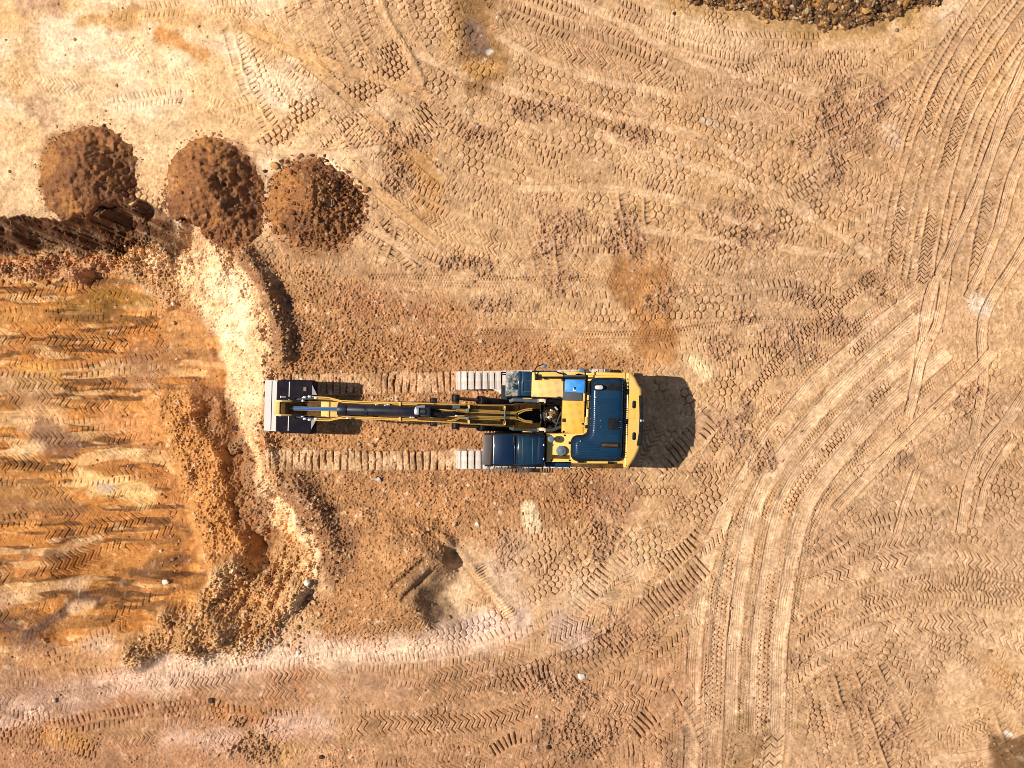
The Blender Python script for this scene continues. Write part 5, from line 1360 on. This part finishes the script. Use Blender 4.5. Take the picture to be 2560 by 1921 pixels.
m = MB(); m.tube([(*L(*B7(x, 250), 2.35), z) for x, z in ((1200, 1.95), (1200, 2.35), (1650, 2.37), (2088, 2.35))], 0.030); m.tube([(*L(*B7(2088, y), 2.35), 2.35) for y in (110, 250, 560)], 0.022)
m.pbox(B7, 1155, 190, 1225, 300, 1.9, 2.1, 0.02); m.pbox(B7, 1650, 250, 1705, 312, 1.9, 2.1, 0.02); m.pbox(B7, 1330, 235, 1375, 290, 1.9, 2.05, 0.015)
m.done('handrail', BLK, exc)
m = MB(); m.tube([(*L(*B7(x, y), 2.1), z) for x, y, z in ((1110, 165, 1.8), (1115, 135, 2.05), (1560, 135, 2.05), (1575, 160, 2.0), (1690, 190, 1.95))], 0.022); m.tube([(*L(*B7(530, 160), 1.0), 1.0), (*L(*B7(640, 160), 1.0), 1.0)], 0.02); m.tube([(*L(*B7(530, 190), 1.0), 0.95), (*L(*B7(640, 200), 1.0), 0.98)], 0.02)
m.done('handrail', BLK, exc)
m = MB(); prof = [L(*B7(*p), 1.85) for p in ((1695, 140), (2085, 140), (2088, 205), (1960, 180), (1880, 215), (1700, 208))]
m.prism(prof, 1.15, 1.82, 0.03); m.done('side_cover', YEL, exc)
m = MB(); m.pbox(B7, 1690, 205, 2095, 530, 1.2, 1.95, 0.01); m.pbox(B7, 1680, 500, 2036, 678, 1.2, 1.99, 0.01); m.done('rubber_mat', GRY, exc)
m = MB(); m.pbox(B7, 2040, 540, 2085, 690, 1.2, 1.96, 0.01); m.done('cover_strip', YEL, exc)
m = MB(); a = L(*B7(1897, 412), 2.24); m.box((a[0], a[1], 2.10), (0.62, 0.395, 0.27), 0.02, rz=-0.035); bx = m.done('storage_box', BLU, exc, 'bright blue storage box')
m = MB(); a = L(*B7(1893, 470), 2.25); m.box((a[0], a[1], 2.24), (0.10, 0.085, 0.014), 0.004); m.done('latch_plate', WHT, bx)
m = MB(); m.box((a[0], a[1] + 0.01, 2.255), (0.055, 0.045, 0.03), 0.006); m.cyl((a[0], a[1] + 0.05, 2.24), (a[0], a[1] + 0.05, 2.27), 0.022, 10); m.done('padlock', BLK, bx)
m = MB(); m.pbox(B7, 1970, 78, 2068, 160, 2.05, 2.25, 0.02); m.done('mirror', GRYB, exc)
m = MB(); m.tube([(*L(*B7(x, y), 2.2), z) for x, y, z in ((1165, 200, 2.0), (1160, 110, 2.15), (1200, 45, 2.25), (1300, 15, 2.3))], 0.020); arm = m.done('mirror_arm', BLK, exc)
m = MB(); a = L(*B7(1335, 38), 2.3); m.box((a[0], a[1], 2.25), (0.09, 0.13, 0.22), 0.02, rz=-0.5); m.done('mirror', paint('mirror_blue_back', (0.03, 0.14, 0.26), 0.4), exc)

# ---- cab
ZOFF = -0.06
ZC = 2.98
m = MB(); m.pbox(B8, 388, 178, 1338, 795, 1.15, ZC, 0.07); cab = m.done('cab', BLK, exc)
m = MB(); m.pbox(B8, 408, 205, 770, 748, ZC - 0.03, ZC + 0.015, 0.012); m.done('roof_window', ROOF, cab)
m = MB(); m.pbox(B8, 392, 215, 406, 745, ZC - 0.05, ZC + 0.02, 0.006); m.done('roof_edge_trim', MET, cab)
m = MB(); m.pbox(B8, 842, 245, 1205, 745, ZC - 0.03, ZC + 0.045, 0.02); ht = m.done('roof_hatch', GLS, cab)
m = MB()
for x in (925, 1112): m.pbox(B8, x, 262, x + 9, 732, ZC + 0.04, ZC + 0.056, 0.003)
m.done('hatch_rib', HOSE, ht)
m = MB()
for x in (782, 826): m.pbox(B8, x, 250, x + 12, 745, ZC - 0.02, ZC + 0.035, 0.006)
m.pbox(B8, 770, 745, 1215, 758, ZC - 0.02, ZC + 0.03, 0.006); m.pbox(B8, 835, 232, 1205, 242, ZC - 0.02, ZC + 0.03, 0.006)
m.tube([(*L(*B8(x, y), ZC + .04), ZC + .02) for x, y in ((1200, 240), (1260, 262), (1325, 268))], 0.016)
m.done('roof_rail', NAVY, cab)
m = MB(); m.pbox(B8, 755, 225, 800, 385, ZC, ZC + 0.05, 0.012); m.done('roof_lock', BLK, cab)
m = MB(); m.pbox(B8, 1205, 255, 1325, 745, ZC - 0.03, ZC + 0.022, 0.012); m.done('rear_roof_panel', ROOF, cab)
for y in (390, 645):
    m = MB(); m.pbox(B8, 1308, y - 18, 1330, y + 18, ZC - 0.02, ZC + 0.05, 0.008); m.done('marker_light', WHT, cab)
m = MB(); m.pbox(B8, 205, 200, 352, 755, 2.56, 2.60, 0.01); m.done('sun_visor', VIS, cab)
m = MB(); m.pbox(B8, 345, 180, 392, 780, 2.35, 2.85, 0.02); m.pbox(B8, 225, 170, 390, 200, 2.50, 2.58, 0.01); m.pbox(B8, 230, 740, 390, 785, 2.45, 2.58, 0.01); m.done('visor_bracket', BLK, cab)
a0 = L(*B8(388, 178), ZC); a1 = L(*B8(1338, 795), ZC); yl, yh = min(a0[1], a1[1]), max(a0[1], a1[1]); xl, xh = min(a0[0], a1[0]), max(a0[0], a1[0])
m = MB(); m.box((xl - 0.004, (yl + yh) / 2, 2.15), (0.02, yh - yl - 0.2, 1.35), 0.01); m.done('windshield', GLS, cab)
for x0_, x1_ in ((xl + 0.12, xl + 0.95), (xl + 1.05, xh - 0.12)):
    m = MB(); m.box(((x0_ + x1_) / 2, yl - 0.004, 2.25), (x1_ - x0_, 0.02, 1.05), 0.01); m.done('side_window', GLS, cab)
m = MB(); m.box((xh + 0.004, (yl + yh) / 2, 2.35), (0.02, yh - yl - 0.25, 0.75), 0.01); m.done('rear_window', GLS, cab)
m = MB(); m.tube([(xl + 1.0, yl - 0.03, 1.6), (xl + 1.0, yl - 0.07, 1.65), (xl + 1.0, yl - 0.07, 2.0), (xl + 1.0, yl - 0.03, 2.05)], 0.015); m.done('door_handle', MET, cab)
for x, y in ((1380, 420), (1385, 510), (1350, 350), (1370, 600)):
    m = MB(); m.pbox(B8, x - 25, y - 32, x + 25, y + 32, 2.2, 2.5, 0.02); m.done('cab_mount', BLK, cab)
# catwalk of bars beside the cab
m = MB()
for k in range(5): m.pbox(B8, 392, 806 + k * 22, 1095, 811 + k * 22, 1.06, 1.10)
for k in range(15): m.pbox(B8, 394 + k * 49.5, 806, 400 + k * 49.5, 900, 1.052, 1.096)
m.done('catwalk', HOSE, exc)
m = MB(); m.pbox(B8, 285, 800, 330, 905, 1.9, 2.3, 0.02); m.tube([(*L(*B8(350, 770), 2.2), 2.3), (*L(*B8(310, 830), 2.2), 2.3)], 0.02); m.done('mirror', GRYB, exc)

# ---- boom
ZOFF = 0.0
def S(px, py, zt, zb, hw):
    x, y = L(px, py, zt); return (x, y, zt, zb, hw)
st = [S(1296, 1041, 2.70, 2.25, .36), S(1286, 1041, 2.80, 2.10, .36), S(1232, 1039, 3.45, 2.6, .33), S(1170, 1036, 4.15, 3.2, .30), S(1130, 1034, 4.42, 3.5, .29), S(1085, 1032, 4.55, 3.7, .285),
      S(1000, 1029, 4.52, 3.75, .28), S(900, 1026, 4.42, 3.8, .275), S(846, 1024, 4.34, 3.82, .27), S(800, 1022.5, 4.28, 3.85, .24), S(745, 1021, 4.22, 3.9, .20)]
m = MB(); m.loft(st)
for sy in (-24, 24): m.loft([S(1352, 1040 + sy, 2.15, 1.70, .07), S(1318, 1041 + sy, 2.42, 1.95, .09), S(1284, 1041 + sy * 0.95, 2.83, 2.1, .10)])
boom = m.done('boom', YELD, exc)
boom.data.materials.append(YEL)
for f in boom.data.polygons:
    if f.normal.z < 0.55: f.material_index = 1  # up-facing faces keep the painted shade, the sides take plain yellow
def zt(px): return float(np.interp(px, [745, 800, 846, 900, 1000, 1085, 1130, 1170, 1232, 1290, 1350], [4.22, 4.28, 4.34, 4.42, 4.52, 4.55, 4.42, 4.15, 3.45, 2.75, 2.25]))
def yc(px): return float(np.interp(px, [745, 846, 1000, 1085, 1170, 1232, 1350], [1021, 1024, 1029, 1032, 1036, 1039, 1040]))
m = MB(); m.pbox(B5, 1500, 690, 1900, 1035, 4.26, 4.352, 0.01); m.done('nose_plate', YEL, boom)
m = MB(); m.pbox(B5, 1620, 690, 1690, 1040, 4.3, 4.40, 0.01); m.done('nose_rib', YEL, boom)
def pipe(pts, r, mat, name='pipe', dz=0.05, parent=None):
    m = MB(); m.tube([(*L(px, yc(px) + dy, zt(px) + dz), zt(px) + dz) for px, dy in pts], r); return m.done(name, mat, parent or boom)
for sg in (-1, 1):
    pipe([(774, sg * 29 if sg > 0 else -30), (822, sg * 29), (852, sg * 22), (960, sg * 21), (1060, sg * 22), (1140, sg * 22), (1220, sg * 24), (1262, sg * 24)], 0.019, PIPE)
    pipe([(785, sg * 25), (826, sg * 25), (858, sg * 18), (900, sg * 17.5), (1000, sg * 18), (1138, sg * 18), (1148, sg * 12), (1250, sg * 11.5)], 0.017, PIPE)
    pipe([(1075, sg * 12), (1120, sg * 7), (1140, sg * 7), (1150, sg * 5), (1290, sg * 4.5)], 0.024, PIPE)
    pipe([(1130, sg * 17), (1150, sg * 8.5), (1290, sg * 8.0), (1310, sg * 15), (1330, sg * 18)], 0.022, PIPE)
    pipe([(1296, sg * 4.5), (1312, sg * 12), (1330, sg * 14)], 0.022, PIPE)
    # hose ends at the nose
    for k, (px, dy) in enumerate(((774, 30), (790, 27), (762, 28))):
        x, y = L(px, yc(px) + sg * dy * (0.93 if sg > 0 else 1), 4.32); m = MB(); m.box((x, y, 4.32), (0.10, 0.07, 0.08), 0.012); m.done('hose_fitting', MET, boom)
    m = MB(); p0 = L(745, yc(745) + sg * 28, 4.3)
    m.tube([(*L(770, yc(770) + sg * 29, 4.3), 4.31), (*L(752, yc(752) + sg * 29, 4.3), 4.30), (*L(738, yc(738) + sg * 28, 4.2), 4.1), (*L(735, yc(738) + sg * 26, 3.6), 3.6), (*L(748, yc(748) + sg * 22, 2.9), 2.9)], 0.030); m.done('hose', RUB, boom)
    m = MB(); m.tube([(*L(785, yc(785) + sg * 25, 4.3), 4.30), (*L(760, yc(760) + sg * 24, 4.3), 4.27), (*L(742, yc(742) + sg * 22, 4.1), 4.0), (*L(745, yc(745) + sg * 19, 3.3), 3.2)], 0.026); m.done('hose', HOSE, boom)
    # work lights
    px = 1085; x, y = L(px, yc(px) + sg * 29.5 - 1, 4.2)
    m = MB(); m.box((x, y, 4.15), (0.20, 0.15, 0.16), 0.02); m.cyl((x - 0.10, y, 4.15), (x - 0.125, y, 4.15), 0.06, 14); m.done('work_light', BLK, boom)
for px in (1000, 1172, 1262):
    for dy in (-19, 19):
        m = MB(); x, y = L(px, yc(px) + dy, zt(px) + .07); m.box((x, y, zt(px) + 0.06), (0.07, 0.12, 0.08), 0.01); m.done('pipe_clamp', PIPE, boom)
for dy in (-10, 10):
    px = 1169; x, y = L(px, yc(px) + dy, zt(px) + .07); m = MB(); m.box((x, y, zt(px) + 0.05), (0.09, 0.11, 0.10), 0.01); m.done('pipe_clamp', GRYB, boom)
m = MB(); px = 1262; x, y = L(px, yc(px), zt(px) + .08); m.box((x, y, zt(px) + 0.07), (0.05, 0.52, 0.06), 0.01); m.done('pipe_clamp', HOSE, boom)
# stick cylinder on top of the boom
cz0, cz1 = 4.86, 4.70
x0, y0 = L(714, 1021, 4.72); xr, yr = L(846, 1023.5, 4.80); x1, y1 = L(1046, 1029, 4.86)
m = MB(); m.cyl((xr, yr, 4.79), (x1, y1, 4.86), 0.155, 28, bevel=0.02); m.cyl((xr - 0.02, yr, 4.79), (xr + 0.26, yr - 0.01, 4.80), 0.19, 28, bevel=0.02); m.cyl((xr + 0.78, yr - .02, 4.81), (xr + 0.88, yr - .02, 4.81), 0.175, 24)
m.cyl((x1 - 0.05, y1, 4.85), (x1 + 0.22, y1, 4.86), 0.12, 20); m.box((x1 + 0.22, y1, 4.72), (0.3, 0.30, 0.4), 0.03)
scyl = m.done('stick_cylinder', paint('cylinder_black', (0.003, 0.005, 0.012), 0.45, dirt=0.05, scale=3), exc)
m = MB(); m.cyl((x0 + 0.1, y0, 4.725), (xr, yr, 4.79), 0.062, 24); m.done('cylinder_rod', CHR, scyl)
m = MB(); m.cyl((x0 + 0.02, y0 - 0.13, 4.72), (x0 + 0.02, y0 + 0.13, 4.72), 0.115, 20, bevel=0.01); m.cyl((x0 + .05, y0, 4.72), (x0 + 0.24, y0, 4.73), 0.09, 18); m.done('rod_eye', BLK, scyl)
m = MB(); m.tube([(*L(862, 1036.5, 4.8), 4.78), (*L(930, 1037, 4.8), 4.77), (*L(1000, 1038.5, 4.8), 4.77), (*L(1050, 1041, 4.8), 4.72), (*L(1100, 1043, 4.7), 4.62), (*L(1140, 1036, 4.6), 4.5)], 0.028); m.done('hose', RUB, scyl)
m = MB(); m.tube([(*L(1038, 1030, 4.95), 4.97), (*L(1040, 1020, 4.95), 5.0), (*L(1047, 1017.5, 4.95), 4.95), (*L(1062, 1017, 4.9), 4.9)], 0.035); m.box((*L(1042, 1029, 5.0), 4.97), (0.14, 0.20, 0.12), 0.03); m.done('elbow_pipe', MET, scyl)
m = MB(); m.tube([(*L(1062, 1017, 4.9), 4.9), (*L(1100, 1019, 4.75), 4.75), (*L(1130, 1018, 4.6), 4.6)], 0.05); m.tube([(*L(1060, 1034, 4.8), 4.8), (*L(1100, 1036, 4.68), 4.68), (*L(1140, 1032, 4.5), 4.52)], 0.05); m.done('hose', RUB, scyl)
m = MB(); m.tube([(*L(1130, 1018, 4.6), 4.6), (*L(1148, 1018, 4.5), 4.5)], 0.06); m.done('hose_sleeve', GRYB, scyl)
for px, py in ((870, 1046), (942, 1013.5), (965, 1014), (971, 1012), (1028, 1044), (1033, 1044), (1142, 1040), (1052, 1041)):
    m = MB(); x, y = L(px, py, 4.65); m.box((x, y, 4.62), (0.09, 0.05, 0.07), 0.01); m.done('hose_fitting', MET, boom)
# boom cylinders
for sg in (-1, 1):
    ex_, ey = L(1139, 1030 + sg * 34.5, 3.75); bx_, by = L(1197, 1037 + sg * 33, 2.95); fx, fy = L(1292, 1041 + sg * 30, 1.75)
    d = Vector((ex_ - fx, ey - fy, 3.75 - 1.75)); b0 = Vector((fx, fy, 1.75)); t = (bx_ - fx) / (ex_ - fx)
    pb = b0 + d * t
    m = MB(); m.cyl(b0, pb, 0.125, 24, bevel=0.015); m.cyl(pb - d.normalized() * 0.25, pb, 0.15, 20, bevel=0.02)
    c = m.done('boom_cylinder', BLK, exc)
    m = MB(); m.cyl(pb, b0 + d * 0.97, 0.055, 18); m.done('cylinder_rod', paint('oiled_rod', (0.10, 0.075, 0.06), 0.25, metal=0.8, dirt=0.1), c)
    m = MB(); m.cyl((ex_, ey - 0.11, 3.75), (ex_, ey + 0.11, 3.75), 0.125, 20, bevel=0.015); m.done('rod_eye', BLK, c)
    m = MB(); m.cyl((ex_, ey - sg * -0.11, 3.75), (ex_, ey + sg * 0.19, 3.75), 0.10, 20); m.done('boom_boss', YELD, c)
    # hoses that run back to the pivot
    m = MB(); y_ = 680 if sg < 0 else 1218
    m.tube([(*L(*B7(700, y_ + (10 if sg < 0 else -40)), 2.5), 2.45), (*L(*B7(760, y_ - 15), 2.5), 2.5), (*L(*B7(900, y_ - 12), 2.4), 2.4), (*L(*B7(1080, y_), 2.25), 2.25), (*L(*B7(1230, y_ + 5), 2.2), 2.2)], 0.058); m.done('hose', GRYB if sg < 0 else HOSE, c)
    m = MB(); m.box((*L(*B7(1290, y_ + (-5 if sg < 0 else -10)), 2.25), 2.2), (0.17, 0.11, 0.14), 0.02); m.box((*L(*B7(1218, y_), 2.25), 2.2), (0.03, 0.12, 0.12), 0.008); m.box((*L(*B7(1345, y_ + 10), 2.25), 2.2), (0.04, 0.12, 0.12), 0.008)
    m.done('hose_fitting', paint('cream_fitting', (0.62, 0.50, 0.32), 0.4), c)
    m = MB(); m.tube([(*L(*B7(1350, y_ + 5), 2.2), 2.2), (*L(*B7(1480, y_ + (0 if sg < 0 else 5)), 2.1), 2.1), (*L(*B7(1650, y_ + (20 if sg < 0 else -60)), 1.9), 1.85)], 0.055); m.done('hose', RUB if sg < 0 else HOSE, c)
    m = MB(); m.pbox(B7, 935, 628 if sg < 0 else 1240, 1115, 648 if sg < 0 else 1260, 1.3, 1.75, 0.01); m.done('frame_rail', YEL, exc)
# swivel and hoses in the middle of the frame
m = MB(); p = L(*B7(1450, 930), 1.7); m.cyl((*p, 1.2), (*p, 1.5), 0.27, 32, bevel=0.03); m.cyl((*p, 1.5), (*p, 1.68), 0.17, 28, bevel=0.02); m.box((p[0] + 0.03, p[1] - 0.06, 1.72), (0.12, 0.15, 0.12), 0.02); swv = m.done('swivel_joint', BRS, exc)
m = MB(); m.box((p[0] - 0.03, p[1] - 0.09, 1.80), (0.15, 0.09, 0.05), 0.015, rz=0.5); m.box((p[0] + 0.02, p[1] + 0.13, 1.70), (0.10, 0.06, 0.05), 0.015, rz=-0.4); m.done('valve_block', MET, swv)
rr = random.Random(3)
for pts, r, mt in (([(1245, 700), (1260, 850), (1275, 1000), (1265, 1130)], 0.022, HOSE), ([(1335, 715), (1330, 950), (1350, 1180)], 0.026, HOSE), ([(1645, 900), (1590, 1020), (1535, 1180)], 0.024, HOSE), ([(1660, 1040), (1600, 1180), (1500, 1260), (1420, 1290)], 0.026, RUB),
                   ([(1480, 690), (1580, 720), (1650, 780)], 0.028, RUB), ([(1530, 790), (1580, 850)], 0.032, MET), ([(1500, 1060), (1560, 1100), (1640, 1080)], 0.028, HOSE), ([(1380, 1130), (1450, 1150), (1560, 1120)], 0.028, RUB), ([(1390, 1180), (1480, 1190), (1590, 1180)], 0.026, HOSE),
                   ([(1540, 1120), (1620, 1100)], 0.02, MET), ([(1540, 1190), (1590, 1215)], 0.022, PIPE), ([(1500, 960), (1560, 1010), (1600, 1000)], 0.02, RUB), ([(1370, 760), (1440, 750), (1520, 770)], 0.024, RUB)):
    m = MB(); n = len(pts)
    m.tube([(*L(*B7(*q), 1.8), 1.72 + 0.14 * math.sin(math.pi * k / max(1, n - 1))) for k, q in enumerate(pts)], r); m.done('hose', mt, swv)

# ---- stick, bucket linkage and bucket
xt, yt = L(700, 1020.5, 4.95); xp, yp = L(745, 1021, 4.1); xe, ye = L(752, 1021.5, 1.85)
def quad_stick():
    m = MB()
    prof = [(xt - 0.10, 5.02), (xt + 0.16, 5.00), (xp + 0.18, 4.3), (xp + 0.26, 3.7), (xe + 0.16, 1.75), (xe - 0.14, 1.75), (xp - 0.35, 3.6), (xt - 0.16, 4.6)]
    m.xz(prof, yp - 0.17, yp + 0.17, 0.02); return m
stick = quad_stick().done('stick', YELD, exc)
m = MB()
for sy in (-1, 1): m.xz([(xt - 0.14, 4.72), (xt - 0.14, 5.06), (xt + 0.06, 5.08), (xt + 0.30, 4.86), (xt + 0.30, 4.5), (xt, 4.4)], yt + sy * 0.21 - 0.03, yt + sy * 0.21 + 0.03, 0.008)
m.box((xt - 0.09, yt, 4.95), (0.19, 0.40, 0.22), 0.02); m.done('stick_bracket', paint('pale_yellow_paint', (0.70, 0.46, 0.14), 0.5, dirt=0.4), stick)
m = MB(); m.cyl((xt - 0.05, yt, 4.4), (xt - 0.02, yt, 3.4), 0.10, 20, bevel=0.01); m.cyl((xt - 0.02, yt, 3.4), (xt + 0.05, yt, 2.3), 0.05, 16); m.done('bucket_cylinder', BLK, stick)
def P(px, z): return (L(px, 1021, z)[0], z)
shell_o = [P(661, 0.92), P(680, 1.17), P(692, 1.32), P(723, 1.56), P(750, 1.74), P(778, 1.84), P(789, 1.74), P(793, 1.45), P(786, 1.1), P(770, 0.78)]
def strip(pts, th, y0, y1, m):
    """curved plate of thickness th under the profile"""
    prof = list(pts)
    inner = []
    for k, p in enumerate(pts):
        a = Vector(pts[max(k - 1, 0)]); b = Vector(pts[min(k + 1, len(pts) - 1)]); d = (b - a).normalized(); n = Vector((d.y, -d.x))
        inner.append(tuple(Vector(p) + n * th))
    m.xz(prof + inner[::-1], y0, y1)
yb0, yb1 = yp - 0.815, yp + 0.815
m = MB(); strip(shell_o[2:], 0.035, yb0, yb1, m); bucket = m.done('bucket', BKT, exc)
m = MB(); strip(shell_o[:3], 0.05, yb0 - 0.01, yb1 + 0.01, m); lip = m.done('cutting_edge', STL, bucket)
def on(px0, px1, lift=0.012):
    zz = lambda q: float(np.interp(q, [661, 680, 692, 723, 750, 778], [0.92, 1.17, 1.32, 1.56, 1.74, 1.84]))
    return P(px0, zz(px0) + lift), P(px1, zz(px1) + lift)
for q0, q1, mt, nm in ((677.5, 679.2, GAP, 'plate_gap'), (690.6, 692.6, GAP, 'plate_gap'), (720.8, 722.6, STL, 'weld_seam')):
    a, b = on(q0, q1); m = MB(); m.xz([a, b, (b[0], b[1] - 0.03), (a[0], a[1] - 0.03)], yb0 + 0.02, yb1 - 0.02); m.done(nm, mt, bucket)
for sy, yy in ((-1, yb0), (1, yb1)):
    m = MB(); m.xz([P(664, 0.90), P(692, 1.27), P(750, 1.70), P(776, 1.79), P(786, 1.7), P(789, 1.4), P(780, 1.05), P(765, 0.75), P(720, 0.72)], yy - 0.02, yy + 0.02)
    m.done('side_plate', BKT, bucket)
    m = MB(); m.xz([P(700, 1.25), P(705, 1.36), P(740, 1.60), P(785, 1.70), P(786, 1.4), P(740, 1.2)], yy + sy * 0.03 - 0.02, yy + sy * 0.03 + 0.02, 0.006); m.done('side_wear_plate', BKT, bucket)
    # lit cheeks beside the hinge, their sunlight put in as bright steel
    q = [P(779, 1.855), P(792, 1.76)]
    m = MB()
    t = bmesh.new()
    yo = yy - sy * 0.10; yi = yy - sy * 0.42
    vs = [t.verts.new(v) for v in ((q[0][0], yo, 1.85), (q[0][0], yi, 1.86), (q[1][0], yi, 1.80), (q[0][0], yo, 1.80), (q[0][0], yi, 1.80), (q[1][0], yi, 1.75))]
    for f in ((0, 1, 2), (5, 4, 3), (0, 3, 4, 1), (1, 4, 5, 2), (2, 5, 3, 0)): t.faces.new([vs[k] for k in f])
    bmesh.ops.recalc_face_normals(t, faces=t.faces); m._merge(t); m.done('lit_cheek', STL, bucket)
    # ears, links and pins
    ye_ = yp + sy * 0.26
    m = MB(); m.xz([P(698, 1.40), P(705, 1.62), P(745, 2.0), P(770, 2.02), P(778, 1.82), P(740, 1.60)], ye_ - 0.03, ye_ + 0.03, 0.008); m.done('bucket_ear', BKT, bucket)
    m = MB(); a = P(701, 1.60); b = P(714, 1.72); m.cyl((a[0], yp + sy * 0.30, a[1]), (b[0], yp + sy * 0.30, b[1]), 0.018, 10); m.box((a[0], yp + sy * 0.30, a[1]), (0.03, 0.07, 0.03), 0.006); m.done('link_bolt', MET, bucket)
m = MB(); a = P(757, 1.92); m.cyl((a[0], yp - 0.33, a[1]), (a[0], yp + 0.33, a[1]), 0.06, 18); m.done('bucket_pin', MET, bucket)
m = MB(); m.xz([P(700, 1.55), P(708, 1.62), P(716, 2.25), P(706, 2.30)], yp - 0.12, yp + 0.12, 0.01); m.done('bucket_link', BLK, bucket)
m = MB(); x, y = L(*B5(1130, 400), 1.82); m.box((x, y, 1.835), (0.10, 0.13, 0.012), 0.003, rot=Matrix.Rotation(-0.22, 4, 'Y')); m.done('inspection_plate', paint('faded_plate', (0.09, 0.075, 0.055), 0.6), bucket)
